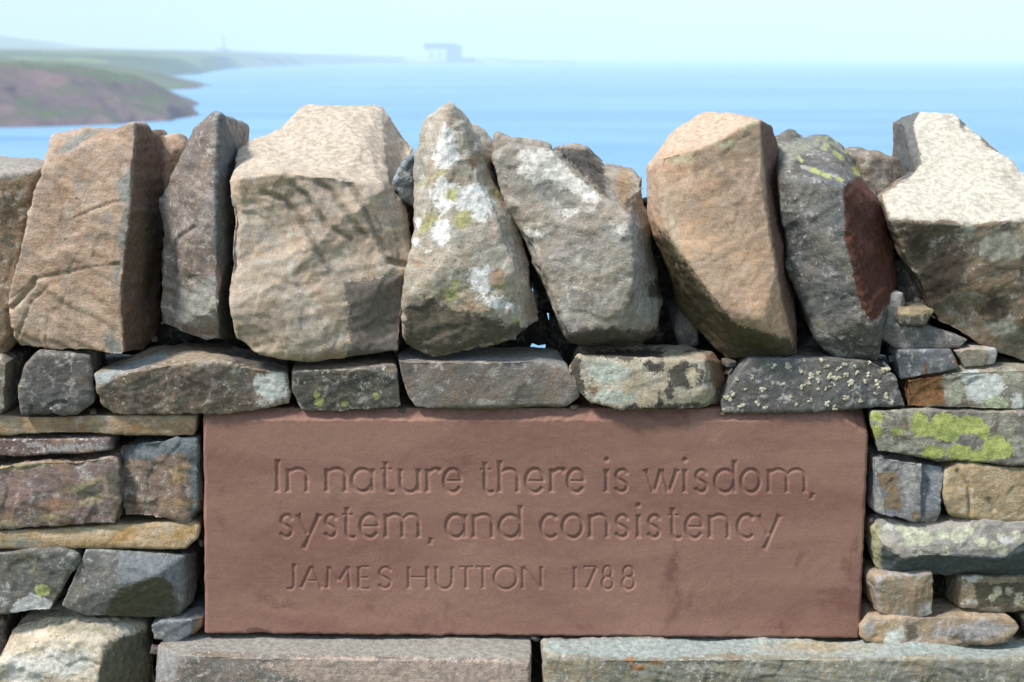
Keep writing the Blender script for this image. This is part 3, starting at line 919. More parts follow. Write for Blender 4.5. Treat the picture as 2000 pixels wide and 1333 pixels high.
# ---- second course (under the copes)
stone('stone', [([(-130, 694, .02), (0, 694, 0), (12, 710, -.02), (10, 800, -.02), (0, 812, -.01), (-130, 812, 0), (50, 686, .09), (52, 715, .1), (38, 800, .1)], .12)], ((128, 118, 102), (112, 104, 92), (132, 126, 116)), edge=(176, 180, 176), edge_a=.6, **CS)
stone('stone', [(F([(74, 694), (94, 693), (174, 697), (176, 783), (147, 805), (80, 810), (41, 809), (39, 762), (45, 740), (53, 713)], -.015), .13)], ((104, 98, 92), (88, 84, 80), (118, 104, 94)), grooves=[([(96, 793), (112, 785), (130, 785)], .003, .006)], edge=(150, 142, 130), edge_a=.4, **CS)
stone('stone', [([(188, 733, -.01), (190, 760, -.02), (198, 791, -.01), (222, 809, -.01), (399, 807, -.01), (500, 803, -.015), (562, 788, -.01), (568, 765, -.01), (562, 730, -.015), (510, 728, -.02), (420, 707, -.03), (336, 711, -.035), (248, 729, -.03),
                   (232, 704, .05), (311, 673, .09), (350, 672, .1), (440, 686, .09), (560, 702, .06)], .12)],
      ((140, 118, 98), (118, 98, 84), (124, 112, 96)), label='long brown stone with a pale sloping top and a white lichen patch',
      patches=[((170, 150, 124), .005, .003, [('p', [(185, 728), (232, 700), (311, 668), (360, 668), (450, 682), (470, 700), (420, 704), (336, 706), (250, 722)])]), ((162, 166, 164), .004, .002, [('p', [(184, 732), (250, 708), (322, 686), (330, 700), (262, 722), (232, 732), (200, 752), (186, 750)])]),
               ((206, 208, 198), .007, .0014, [('e', 536, 757, 27, 30, 10), ('e', 507, 746, 12, 16)]), ((104, 98, 92), .006, .003, [('p', [(440, 690), (500, 690), (565, 706), (566, 726), (510, 722), (460, 706)])])],
      fleck=(198, 188, 166), fleck_t=.58, edge=(196, 184, 160), edge_a=.5, **CS)
stone('stone', [([(573, 724, -.02), (660, 722, -.03), (771, 717, -.02), (780, 792, -.01), (731, 798, -.01), (665, 808, -.015), (588, 802, -.01), (572, 764, -.01), (570, 714, .05), (700, 703, .07), (762, 701, .07)], .10)],
      ((112, 104, 90), (92, 88, 80), (128, 114, 96)), label='short dark stone with small yellow lichen spots', patches=[(YEL, .004, .001, [('e', 618, 772, 6, 8), ('e', 622, 786, 9, 8), ('e', 735, 775, 7, 7), ('e', 674, 789, 6, 5)]), ((152, 130, 108), .004, .003, [('p', [(568, 712), (650, 706), (764, 698), (770, 714), (660, 718), (575, 722)])])],
      fleck=(178, 176, 166), fleck_t=.6, edge=(186, 176, 158), edge_a=.5, **CS)
stone('stone', [([(778, 706, -.02), (950, 707, -.03), (1040, 704, -.02), (1112, 728, -.01), (1128, 754, -.01), (1131, 777, -.005), (1094, 798, -.01), (995, 803, -.015), (863, 801, -.015), (813, 794, -.01), (798, 779, -.01), (785, 747, -.015),
                   (779, 692, .05), (950, 692, .06), (1044, 689, .07), (1088, 686, .07), (1106, 718, .04)], .10)],
      ((134, 122, 112), (122, 110, 102), (138, 118, 94)), label='smooth mauve-grey stone with a pale top edge', bed=.2, steps=.4, rough=.5, streak=.15,
      patches=[((158, 156, 152), .004, .003, [('p', [(774, 688), (950, 690), (1046, 684), (1092, 682), (1110, 716), (1112, 724), (1040, 702), (1015, 712), (985, 705), (778, 702)])])], fleck=(186, 178, 166), fleck_t=.66, edge=(186, 186, 180), edge_a=.6, **CS)
stone('stone', [([(1116, 722, -.005), (1130, 697, -.01), (1226, 710, -.02), (1300, 702, -.02), (1375, 704, -.025), (1382, 760, -.025), (1370, 794, -.015), (1306, 798, -.02), (1211, 796, -.02), (1156, 785, -.015), (1133, 762, -.01),
                   (1160, 690, .05), (1392, 687, .07), (1412, 710, .06), (1420, 744, .06), (1405, 784, .04)], .10)],
      ((186, 172, 146), (170, 156, 132), (178, 156, 122)), label='cream stone crusted with pale lichen and dark cracks', patches=[((190, 194, 178), .014, .003, [('e', 1185, 725, 50, 22, 5), ('e', 1185, 775, 44, 16), ('e', 1360, 745, 20, 18)]),
               ((88, 80, 70), .012, .002, [('e', 1340, 735, 36, 26, 10), ('p', [(1110, 700), (1130, 690), (1136, 720), (1140, 770), (1126, 760), (1112, 724)]), ('e', 1310, 765, 10, 22), ('e', 1280, 716, 24, 8, 20), ('p', [(1140, 686), (1300, 684), (1290, 698), (1226, 706), (1160, 694)]), ('e', 1320, 793, 60, 5, -2), ('e', 1290, 788, 8, 16)]),
               ((142, 106, 76), .01, .003, [('p', [(1376, 690), (1420, 690), (1426, 790), (1402, 790), (1390, 740)]), ('e', 1160, 765, 10, 8)]), ((206, 186, 152), .012, .002, [('e', 1352, 734, 12, 16), ('e', 1366, 768, 18, 10), ('e', 1334, 776, 10, 10)])], fleck=(120, 106, 88), fleck_t=.6, **CS)
stone('stone', [([(1407, 783, -.012), (1436, 740, -.012), (1463, 702, -.009), (1572, 699, -.012), (1686, 703, -.012), (1735, 711, -.009), (1751, 735, -.009), (1766, 792, -.005), (1610, 801, -.012), (1410, 808, -.012), (1480, 698, .03), (1720, 702, .03)], .10)],
      ((100, 98, 95), (90, 88, 86), (108, 105, 100)), label='dark grey stone dotted with little cream lichen rosettes', bed=.5, steps=.5, streak=.15, fleck=(176, 170, 150), fleck_t=.66, edge=(140, 136, 128), edge_a=.4, **CS)
M5 = len(STONES) - 1

# ---- left column
stone('stone', [(F([(-130, 815), (10, 813), (150, 812), (383, 815), (381, 842), (377, 850), (210, 847), (0, 847), (-130, 846)], .0), .13)], ((178, 148, 114), (164, 132, 100), (170, 140, 112)), sang=-20, streak=.4, edge=(196, 180, 150), edge_a=.4, bed=1.2, patches=[((182, 130, 76), .01, .006, [('e', 265, 835, 10, 8, -40), ('e', 160, 838, 8, 8), ('e', 60, 823, 14, 5)])], amp=.55, **CS)
stone('stone', [([(-130, 858, .0), (0, 857, .0), (216, 858, -.005), (212, 884, -.005), (185, 890, 0), (27, 892, 0), (0, 887, 0), (-130, 890, 0), (227, 862, .05), (226, 886, .05)], .10)], ((134, 110, 104), (116, 92, 88), (140, 112, 98)), patches=[((190, 182, 182), .012, .002, [('e', 72, 868, 12, 6), ('e', 128, 872, 40, 8), ('e', 175, 878, 36, 7)]), ((176, 140, 116), .012, .003, [('e', 120, 864, 30, 5), ('e', 165, 884, 20, 6)])], fleck=(206, 196, 190), fleck_t=.55, amp=.55, **CS)
stone('stone', [(F([(-130, 918), (0, 913), (132, 903), (220, 894), (229, 901), (236, 940), (234, 974), (223, 1021), (110, 1028), (0, 1034), (-130, 1036)], -.012), .13)], ((138, 112, 104), (118, 96, 92), (156, 124, 92)), label='broad mauve-brown stone streaked with ochre beside the red slab', sang=-20, steps=1.4, streak=.3,
      patches=[((176, 154, 112), .014, .004, [('e', 170, 950, 42, 9, -18), ('e', 180, 975, 40, 6, -18), ('e', 95, 1010, 26, 9), ('e', 60, 908, 60, 5, -6), ('e', 20, 1022, 22, 8)]), ((176, 124, 92), .014, .006, [('e', 105, 985, 28, 12, -15)]), ((106, 98, 84), .006, .003, [('p', [(205, 920), (240, 915), (240, 975), (212, 965)]), ('p', [(150, 962), (200, 938), (206, 960), (160, 976)])])], edge=(190, 174, 144), edge_a=.35, **CS)
stone('stone', [([(241, 904, .005), (271, 862, .0), (384, 859, .0), (386, 1006, .0), (374, 1016, 0), (252, 1014, -.01), (240, 1010, -.005), (234, 874, .04), (268, 858, .04), (386, 857, .02)], .10)], ((136, 112, 92), (114, 94, 80), (128, 104, 92)), label='square brown stone with a blue-grey chipped top at the slab corner', sang=-18, bed=1.4, steps=1.6,
      patches=[((120, 127, 130), .004, .0016, [('p', [(238, 902), (262, 850), (396, 850), (396, 1025), (372, 1020), (374, 950), (364, 930), (364, 885), (318, 888), (296, 900), (250, 896)])]), ((174, 138, 92), .008, .003, [('e', 358, 912, 20, 7, -20), ('e', 350, 935, 16, 8), ('e', 360, 982, 18, 5)])], edge=(176, 182, 182), edge_a=.5, **CS)
stone('stone', [(F([(-130, 1046), (0, 1043), (126, 1033), (220, 1026), (370, 1022), (388, 1028), (385, 1050), (361, 1071), (290, 1067), (210, 1062), (100, 1066), (0, 1068), (-130, 1070)], -.004), .13)], ((186, 156, 116), (170, 138, 96), (168, 150, 122)), label='long thin ochre stone', sang=-14, patches=[((190, 140, 70), .014, .006, [('e', 250, 1042, 34, 9, -25), ('e', 350, 1045, 28, 9, -20), ('e', 170, 1060, 30, 4)]), ((160, 158, 140), .01, .004, [('e', 40, 1060, 24, 5)])], smooth=4, amp=.55, **CS)
stone('stone', [(F([(-130, 1090), (0, 1085), (80, 1083), (109, 1074), (150, 1074), (150, 1098), (117, 1162), (98, 1194), (23, 1198), (0, 1197), (-130, 1198)], -.01), .13)], ((118, 116, 106), (100, 98, 92), (124, 114, 100)), label='grey stone with a white lichen patch and one yellow spot', patches=[((204, 202, 198), .007, .001, [('p', [(20, 1200), (26, 1180), (44, 1164), (66, 1158), (100, 1172), (102, 1196), (60, 1206)])]), (YEL, .005, .001, [('e', 83, 1154, 15, 13)]), ((176, 150, 112), .004, .002, [('e', 50, 1090, 10, 3), ('p', [(68, 1098), (72, 1098), (70, 1110), (60, 1122), (56, 1120), (66, 1108)])])], **CS)
stone('stone', [([(167, 1074, -.01), (231, 1078, -.015), (358, 1086, -.005), (356, 1150, -.008), (350, 1200, -.005), (330, 1207, -.005), (252, 1206, -.01), (168, 1202, -.01), (120, 1182, -.01), (155, 1102, -.01), (300, 1125, -.035), (235, 1140, -.03), (385, 1078, .04), (386, 1132, .04), (374, 1176, .03)], .10)],
      ((120, 118, 112), (102, 100, 96), (116, 110, 98)), label='angular blue-grey slate block with a mossy brown lower face', steps=.6, patches=[((128, 132, 136), .003, .002, [('p', [(236, 1078), (360, 1086), (356, 1150), (310, 1125), (232, 1150)])]), ((96, 90, 64), .008, .0015, [('p', [(232, 1150), (300, 1126), (330, 1132), (348, 1180), (346, 1206), (200, 1206)])])], edge=(176, 180, 180), edge_a=.55, **CS)
stone('stone', [([(-130, 1212, 0), (-10, 1206, 0), (12, 1216, .02), (22, 1262, .05), (14, 1290, .02), (-20, 1320, 0), (-130, 1400, 0)], .10)], ((112, 92, 72), (90, 86, 82), (104, 90, 78)), **CS)
stone('stone', [([(30, 1214, .02), (78, 1203, .02), (126, 1204, .01), (210, 1210, .01), (280, 1218, .03), (290, 1262, .04), (290, 1312, .03), (205, 1262, -.035), (190, 1326, -.045), (34, 1250, -.015), (18, 1280, -.03), (-20, 1300, -.04), (-60, 1420, -.04), (180, 1420, -.045), (290, 1400, .03), (120, 1240, -.025), (210, 1230, -.01)], .10)],
      ((206, 192, 166), (186, 166, 138), (214, 206, 194)), label='pale chunky stone crusted white, at the foot of the panel end', rough=1.8, steps=1.6, patches=[((112, 106, 84), .01, .003, [('p', [(204, 1262), (240, 1240), (300, 1230), (300, 1420), (180, 1420), (190, 1326)])]), ((224, 218, 206), .02, .006, [('e', 120, 1290, 60, 30), ('e', 50, 1310, 40, 30)]), ((160, 150, 120), .02, .008, [('e', 150, 1225, 60, 14), ('e', 75, 1270, 20, 8), ('e', 130, 1270, 20, 8)])], fleck=(120, 108, 88), fleck_t=.6, **CS)
stone('wedge_stone', [([(294, 1222, -.01), (312, 1214, -.015), (374, 1209, -.02), (372, 1252, -.02), (338, 1257, -.015), (300, 1249, -.01), (378, 1193, .03), (400, 1205, 0), (396, 1221, 0)], .1)], ((116, 122, 130), (100, 106, 114), (122, 118, 112)), label='small blue-grey slate wedge at the lower corner of the red slab', edge=(170, 178, 184), edge_a=.5, patches=[((150, 120, 92), .004, .002, [('p', [(384, 1206), (404, 1204), (398, 1224), (376, 1256), (370, 1250)])])], **CS)

# ---- right column
stone('stone', [(F([(1700, 815), (1703, 805), (1768, 802), (1848, 802), (1957, 808), (2000, 807), (2130, 808), (2130, 914), (2000, 909), (1850, 901), (1760, 893), (1712, 884), (1706, 837)], -.012), .13)], ((136, 130, 114), (112, 106, 98), (108, 92, 86)), label='stone splashed with bright yellow-green lichen', steps=.6,
      patches=[((166, 164, 142), .016, .004, [('e', 1750, 870, 40, 18), ('e', 1830, 880, 60, 12), ('e', 1765, 812, 40, 8), ('e', 1985, 870, 16, 16), ('e', 1975, 830, 16, 6)]),
               ((178, 188, 88), .008, .001, [('e', 1714, 814, 13, 9), ('e', 1711, 842, 10, 14), ('e', 1755, 845, 11, 8), ('p', [(1776, 832), (1790, 805), (1806, 806), (1815, 822), (1830, 806), (1850, 802), (1862, 815), (1915, 813), (1935, 840), (1926, 862), (1905, 848), (1880, 850), (1862, 862), (1850, 866), (1820, 852), (1790, 852)]), ('e', 1823, 885, 22, 13), ('e', 1874, 883, 26, 16), ('e', 1910, 890, 20, 12), ('e', 1950, 876, 28, 22, 20)])], d0=-.012, **CS)
stone('stone', [([(1703, 894, -.01), (1712, 893, -.012), (1804, 905, -.02), (1802, 960, -.02), (1796, 1010, -.018), (1787, 1018, -.015), (1720, 1009, -.015), (1703, 999, -.01)], .12), (F([(1800, 905), (1841, 915), (1841, 944), (1833, 988), (1825, 1015), (1786, 1017)], -.008), .12)],
      ((126, 130, 136), (110, 112, 118), (136, 132, 128)), label='blue-grey split stone with a brown scar', patches=[((140, 116, 84), .008, .002, [('p', [(1714, 925), (1752, 922), (1758, 960), (1756, 1000), (1722, 995), (1728, 965)]), ('e', 1788, 1008, 10, 10)]), ((168, 164, 158), .008, .004, [('e', 1712, 905, 12, 10), ('e', 1715, 985, 10, 24), ('e', 1757, 908, 24, 6), ('e', 1775, 935, 14, 40)])], edge=(176, 176, 172), edge_a=.5, smooth=1, **CS)
stone('stone', [(F([(1847, 920), (1868, 906), (1894, 906), (1960, 912), (2000, 918), (2130, 925), (2130, 1012), (2000, 1012), (1972, 1012), (1928, 1023), (1874, 1021), (1855, 1006), (1846, 968)], -.012), .13)], ((176, 150, 110), (158, 134, 96), (166, 146, 114)), label='rounded tan stone with a dark crack', steps=.6, smooth=3, grooves=[([(1870, 920), (1892, 950), (1894, 1005)], .004, .005), ([(1928, 975), (1940, 995)], .005, .006)], edge=(200, 180, 146), edge_a=.3, **CS)
stone('stone', [([(1700, 1030, -.005), (1719, 1017, 0), (1831, 1030, -.02), (1915, 1031, -.02), (2000, 1020, -.02), (2130, 1012, -.02), (2130, 1050, -.03), (2000, 1060, -.035), (1957, 1088, -.035), (1873, 1082, -.035), (1810, 1084, -.035), (1768, 1090, -.035), (1723, 1066, -.03), (1698, 1070, 0), (1706, 1100, 0), (1727, 1119, 0), (1820, 1115, -.002), (1879, 1121, 0), (2000, 1113, 0), (2130, 1112, 0)], .10)],
      ((150, 142, 130), (134, 126, 118), (156, 150, 138)), label='grey stone with round pale lichens above a dark broken lower edge', d0=-.03,
      patches=[((88, 96, 98), .004, .0014, [('p', [(1722, 1068), (1768, 1092), (1810, 1084), (1873, 1083), (1957, 1089), (2000, 1060), (2140, 1050), (2140, 1125), (1710, 1130)])]), ((196, 196, 162), .006, .0015, [('e', 1770, 1040, 9, 9), ('e', 1785, 1033, 8, 7), ('e', 1803, 1050, 17, 14), ('e', 1840, 1045, 14, 12), ('e', 1870, 1047, 15, 12), ('e', 1892, 1038, 10, 9), ('e', 1848, 1076, 9, 10), ('e', 1776, 1058, 10, 9), ('e', 1940, 1066, 10, 8), ('e', 1958, 1074, 12, 9), ('e', 1917, 1060, 12, 9), ('e', 1757, 1030, 9, 6), ('e', 1955, 1048, 9, 7), ('e', 1985, 1045, 11, 8), ('e', 1798, 1078, 5, 5)]),
               ((196, 192, 182), .006, .002, [('e', 1735, 1030, 12, 6), ('e', 1966, 1055, 14, 8)]), ((170, 164, 118), .006, .003, [('p', [(1692, 1026), (1720, 1020), (1722, 1116), (1705, 1112)])])], **CS)
stone('stone', [([(1700, 1124, .0), (1715, 1123, -.01), (1822, 1120, -.02), (1826, 1158, -.02), (1822, 1200, -.015), (1789, 1213, -.012), (1715, 1204, -.015), (1712, 1130, -.022), (1700, 1183, .0)], .10)], ((166, 140, 108), (150, 128, 100), (158, 140, 118)), label='small squarish tan stone right of the slab foot', patches=[((178, 172, 166), .008, .003, [('p', [(1708, 1124), (1730, 1126), (1718, 1150), (1722, 1196), (1712, 1200)]), ('e', 1810, 1190, 12, 14), ('e', 1770, 1122, 60, 4), ('e', 1770, 1207, 50, 5)])], smooth=1, **CS)
stone('stone', [([(1880, 1128, -.01), (1905, 1126, -.015), (2000, 1125, -.02), (2130, 1125, -.02), (2130, 1190, -.01), (2000, 1186, -.01), (1957, 1197, -.01), (1930, 1200, -.01), (1880, 1190, -.005), (1850, 1132, .05), (1846, 1168, .05)], .10)], ((150, 130, 102), (116, 108, 86), (160, 142, 114)), label='stone with a ragged white rim around a dark face', patches=[((96, 88, 66), .008, .0015, [('p', [(1900, 1138), (2130, 1138), (2130, 1176), (1910, 1184), (1902, 1160)])]), ((206, 200, 190), .008, .002, [('e', 1895, 1180, 16, 14), ('e', 1900, 1195, 30, 5), ('e', 1895, 1130, 20, 5), ('e', 1930, 1192, 26, 4)]), ((186, 180, 150), .008, .002, [('e', 1948, 1155, 8, 8), ('e', 1970, 1156, 6, 5), ('e', 1935, 1167, 5, 5), ('e', 1990, 1170, 8, 10)])], **CS)
stone('stone', [(F([(1683, 1226), (1700, 1206), (1730, 1210), (1827, 1212), (1900, 1208), (1972, 1205), (1985, 1221), (1995, 1243), (1973, 1251), (1873, 1261), (1789, 1261), (1736, 1267), (1702, 1259), (1684, 1242)], -.022), .12)], ((176, 148, 114), (154, 132, 106), (170, 160, 146)), label='long rounded tan stone with a white patch under the slab corner', smooth=3, patches=[((218, 216, 204), .008, .002, [('p', [(1728, 1232), (1762, 1226), (1768, 1245), (1752, 1264), (1726, 1258)])]), ((168, 162, 158), .014, .004, [('e', 1890, 1236, 60, 16), ('e', 1930, 1228, 30, 12), ('e', 1697, 1220, 10, 14)]), ((108, 92, 76), .01, .004, [('e', 1780, 1235, 10, 18), ('e', 1865, 1246, 14, 8), ('e', 1970, 1248, 26, 4), ('e', 1890, 1256, 18, 4)])], **CS)
stone('stone', [(F([(1998, 1205), (2040, 1200), (2130, 1200), (2130, 1246), (2010, 1246)], .0), .12)], ((150, 140, 116), (128, 118, 98), (140, 126, 104)), **CS)

# ---- bottom course
stone('stone', [([(310, 1262, -.02), (322, 1254, -.005), (400, 1242, 0), (1036, 1249, 0), (1038, 1275, -.05), (352, 1280, -.068), (526, 1286, -.075), (846, 1290, -.075), (1034, 1295, -.075), (306, 1325, -.04), (330, 1400, -.07), (1034, 1420, -.075), (306, 1400, -.03), (400, 1215, .08), (1036, 1222, .08)], .12)],
      ((132, 120, 110), (116, 106, 98), (140, 122, 104)), label='long ledge stone with a pinkish encrusted face under the red slab', bed=.5, steps=.25, rough=.6, grooves=[([(905, 1250), (940, 1258), (985, 1266), (1020, 1261)], .003, .004)],
      patches=[((158, 152, 140), .005, .002, [('p', [(340, 1276), (322, 1250), (400, 1236), (1040, 1244), (1042, 1288), (846, 1284), (526, 1278), (372, 1272), (356, 1280)])]), ((196, 168, 150), .016, .002, [('p', [(500, 1298), (590, 1286), (1034, 1294), (1034, 1380), (560, 1380), (600, 1330)])]), ((156, 152, 148), .005, .003, [('p', [(300, 1330), (312, 1262), (350, 1276), (340, 1330)])])], fleck=(196, 172, 156), fleck_t=.58, edge=(200, 190, 176), edge_a=.4, **CS)
stone('stone', [([(1057, 1256, -.02), (1076, 1250, 0), (1680, 1248, 0), (2000, 1258, 0), (2130, 1264, 0), (1076, 1281, -.06), (1175, 1290, -.075), (1310, 1292, -.075), (1400, 1286, -.073), (1550, 1288, -.075), (1700, 1292, -.075), (1820, 1286, -.072), (1925, 1292, -.075), (2000, 1286, -.072), (2130, 1288, -.072), (1056, 1310, -.05), (1060, 1420, -.06), (2130, 1420, -.075), (1080, 1222, .08), (2000, 1228, .08)], .12)],
      ((146, 142, 124), (124, 120, 106), (148, 130, 100)), label='long greenish-grey ledge stone with a rough broken face', rough=1.2, steps=1.0, bed=1.3, sang=-8,
      patches=[((162, 172, 166), .006, .002, [('p', [(1054, 1250), (1680, 1240), (2140, 1256), (2140, 1280), (2000, 1278), (1925, 1286), (1820, 1277), (1700, 1285), (1550, 1279), (1400, 1276), (1310, 1286), (1175, 1284), (1076, 1274)])]), ((178, 162, 128), .01, .006, [('e', 1600, 1262, 90, 12)]), ((190, 124, 62), .008, .002, [('e', 1231, 1290, 8, 6), ('e', 1246, 1304, 12, 6), ('e', 1280, 1294, 9, 4), ('e', 1075, 1306, 5, 4)])], fleck=(190, 186, 166), fleck_t=.6, edge=(196, 196, 180), edge_a=.4, **CS)
stone('pinning_stone', [(F([(1036, 1247), (1040, 1243), (1052, 1246), (1058, 1251), (1048, 1256)], .0), .03)], ((150, 142, 136), (130, 122, 116), (150, 140, 130)), vox=.002, chips=2, chip_d=.002, amp=.5)

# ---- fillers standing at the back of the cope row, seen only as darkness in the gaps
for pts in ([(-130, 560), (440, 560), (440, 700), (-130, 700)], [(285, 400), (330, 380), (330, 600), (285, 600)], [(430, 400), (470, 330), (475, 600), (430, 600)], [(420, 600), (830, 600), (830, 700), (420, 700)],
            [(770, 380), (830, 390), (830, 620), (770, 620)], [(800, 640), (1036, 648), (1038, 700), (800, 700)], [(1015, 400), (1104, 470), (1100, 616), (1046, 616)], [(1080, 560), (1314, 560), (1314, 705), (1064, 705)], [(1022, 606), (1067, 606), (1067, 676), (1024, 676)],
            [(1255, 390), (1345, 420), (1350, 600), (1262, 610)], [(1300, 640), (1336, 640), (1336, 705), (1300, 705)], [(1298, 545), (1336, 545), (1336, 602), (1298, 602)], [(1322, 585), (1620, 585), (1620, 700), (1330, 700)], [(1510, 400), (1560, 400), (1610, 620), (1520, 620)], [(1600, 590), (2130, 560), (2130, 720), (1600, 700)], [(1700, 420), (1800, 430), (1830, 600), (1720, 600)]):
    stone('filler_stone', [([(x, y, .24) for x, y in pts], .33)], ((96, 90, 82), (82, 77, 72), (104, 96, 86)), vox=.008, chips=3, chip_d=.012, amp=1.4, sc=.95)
for pts in ([(1306, 604), (1345, 588), (1362, 640), (1366, 676), (1330, 678), (1312, 640)], [(1556, 690), (1590, 660), (1640, 690), (1650, 702), (1560, 702)], [(1420, 700), (1432, 694), (1462, 696), (1450, 712), (1424, 716)]):
    stone('pinning_stone', [(F(pts, .11), .2)], ((118, 114, 110), (100, 96, 92), (110, 104, 98)), vox=.004, chips=4, chip_d=.005)

finish_stones()

# lichen rosettes on the dark stone of the second course
m5 = STONES[M5]
lich_mat = stone_mat('lichen_crust', (186, 178, 150), (162, 154, 124), (198, 190, 168), 77, mott=60, streak=.1, bump=.6)
r = random.Random(3)
spots = [(1540, 716, 12), (1565, 727, 7), (1586, 735, 11), (1600, 728, 8), (1568, 755, 9), (1490, 762, 8), (1510, 748, 6), (1530, 752, 7), (1607, 706, 6), (1650, 712, 9), (1672, 718, 7), (1625, 738, 12), (1640, 742, 12), (1655, 735, 9), (1662, 750, 12), (1625, 752, 11), (1600, 745, 9), (1652, 775, 12), (1616, 790, 10), (1630, 798, 11),
         (1690, 745, 7), (1700, 735, 8), (1728, 728, 9), (1737, 722, 8), (1715, 752, 12), (1733, 776, 9), (1745, 788, 7), (1422, 778, 11), (1432, 770, 8), (1448, 794, 9), (1480, 788, 9), (1495, 796, 7), (1470, 738, 6), (1512, 717, 8), (1457, 760, 6), (1556, 790, 6), (1582, 782, 8), (1682, 784, 6), (1712, 772, 6), (1440, 742, 5), (1415, 802, 6), (1700, 712, 5), (1598, 760, 6), (1545, 775, 6), (1615, 718, 8), (1612, 760, 7), (1580, 748, 7), (1640, 722, 9), (1676, 730, 7)]
V, Fc = [], []
k = 0.00077
for sx_, sy_, sr in spots:
    c = P(sx_, sy_, -.015)
    for lobe in range(r.randint(4, 9)):
        a = r.uniform(0, 6.28)
        rr = sr * k * r.uniform(.1, .62)
        lx, lz = c[0] + math.cos(a) * rr, c[2] + math.sin(a) * rr
        near = (np.abs(m5['co'][:, 0] - lx) < .004) & (np.abs(m5['co'][:, 2] - lz) < .004)
        if not near.any():
            continue
        c[1] = m5['co'][near, 1].min() - .0004
        lr = sr * k * r.uniform(.16, .44)
        n0 = len(V)
        V.append((lx, c[1] - lr * r.uniform(.1, .5), lz))
        for ring, (q, dy) in enumerate(((.6, -.45), (1.0, 0.1), (.9, 1.6))):
            for i in range(8):
                t = i / 8 * 6.283 + r.uniform(-.25, .25)
                w = q * r.uniform(.7, 1.25)
                V.append((lx + math.cos(t) * lr * w, c[1] + dy * lr * .35 + r.uniform(-.0004, .0004) + (.012 if ring == 2 else 0), lz + math.sin(t) * lr * w))
        for i in range(8):
            j = (i + 1) % 8
            Fc.append((n0, n0 + 1 + i, n0 + 1 + j))
            for q in (0, 8):
                Fc.append((n0 + 1 + i + q, n0 + 9 + i + q, n0 + 9 + j + q, n0 + 1 + j + q))
lm = mesh_np('lichen', np.array(V) - m5['c'], Fc)
lo = new_obj('lichen', lm, m5['obj'], lich_mat)
lo['kind'] = 'stuff'
lo['label'] = 'cream lichen rosettes growing on the dark stone'

# ---- rubble core and the wall beyond the picture
core_mat = stone_mat('rubble_core', (84, 80, 74), (66, 64, 60), (92, 86, 78), 91)


def rough_box(name, x0, x1, y0, y1, z0, z1, n, amp, seed):
    bm = bmesh.new()
    bmesh.ops.create_cube(bm, size=1)
    bmesh.ops.subdivide_edges(bm, edges=bm.edges[:], cuts=n, use_grid_fill=True)
    co = np.array([v.co[:] for v in bm.verts]) + .5
    w = np.array([x0, y0, z0]) + co * np.array([x1 - x0, y1 - y0, z1 - z0])
    cc = np.array([x0 + x1, y0 + y1, z0 + z1]) / 2
    w = w + amp * np.stack([fbm(w * 9 + seed, 2), fbm(w * 9 + seed + 20, 2), fbm(w * 9 + seed + 40, 2)], -1)
    for v, c in zip(bm.verts, w):
        v.co = c
    me = bpy.data.meshes.new(name)
    bm.to_mesh(me)
    bm.free()
    return me


core = new_obj('rubble_core', rough_box('rubble_core', -1.85, 1.85, .125, .36, -.05, .985, 40, .012, 3), wall, core_mat)
core.location = (-WLOC).tolist()
core['kind'] = 'stuff'

arch = []
pal = (TAN, GREY, DARK, ((150, 122, 104), (128, 104, 92), (140, 122, 104)), ((168, 150, 122), (148, 132, 108), (150, 138, 120)), ((126, 118, 112), (110, 104, 100), (132, 122, 110)))
for i in range(6):
    rr = random.Random(40 + i)
    pts = []
    for x in (-.5, .5):
        for y in (-.5, .5):
            for z in (0, 1):
                pts.append(Vector((x * rr.uniform(.88, 1), y * rr.uniform(.85, 1), z * rr.uniform(.88, 1) + (0 if z else rr.uniform(0, .08)))))
    bm = bmesh.new()
    for p in pts:
        bm.verts.new(p)
    bmesh.ops.convex_hull(bm, input=bm.verts[:])
    bmesh.ops.triangulate(bm, faces=bm.faces[:])
    bmesh.ops.bevel(bm, geom=bm.edges[:], offset=.03, segments=2, affect='EDGES')
    bmesh.ops.subdivide_edges(bm, edges=[e for e in bm.edges if e.calc_length() > .15], cuts=5, use_grid_fill=True)
    w = np.array([v.co[:] for v in bm.verts])
    d = np.stack([fbm(w * 3 + i * 9, 3), fbm(w * 3 + i * 9 + 4, 3), fbm(w * 3 + i * 9 + 8, 3)], -1)
    for v, c in zip(bm.verts, w + d * .035):
        v.co = c
    me = bpy.data.meshes.new('stone_block')
    bm.to_mesh(me)
    bm.free()
    me.polygons.foreach_set('use_smooth', np.ones(len(me.polygons), bool))
    me.materials.append(stone_mat('side_stone_%d' % i, *pal[i], 60 + i, mott=2.2, edge=(190, 180, 160), edge_a=.3, fleck=(200, 196, 184)))
    arch.append(me)
rr = random.Random(11)


def side_stone(name, x0, x1, z0, z1, dep=.15, y0=None):
    me = rr.choice(arch)
    o = new_obj(name, me, wall)
    y0 = rr.uniform(-.025, .0) if y0 is None else y0
    o.location = ((x0 + x1) / 2 - WLOC[0], y0 + dep / 2 - WLOC[1], z0)
    o.scale = (x1 - x0, dep, z1 - z0)


def fill(x0, x1, z0, z1):
    z = z0
    while z < z1 - .03:
        h = min(rr.uniform(.06, .12), z1 - z)
        if z1 - z - h < .04:
            h = z1 - z
        x = x0
        while x < x1 - .02:
            w = min(rr.uniform(.12, .34), x1 - x)
            if x1 - x - w < .08:
                w = x1 - x
            side_stone('stone', x + .003, x + w - .003, z + .002, z + h - .004)
            x += w
        z += h


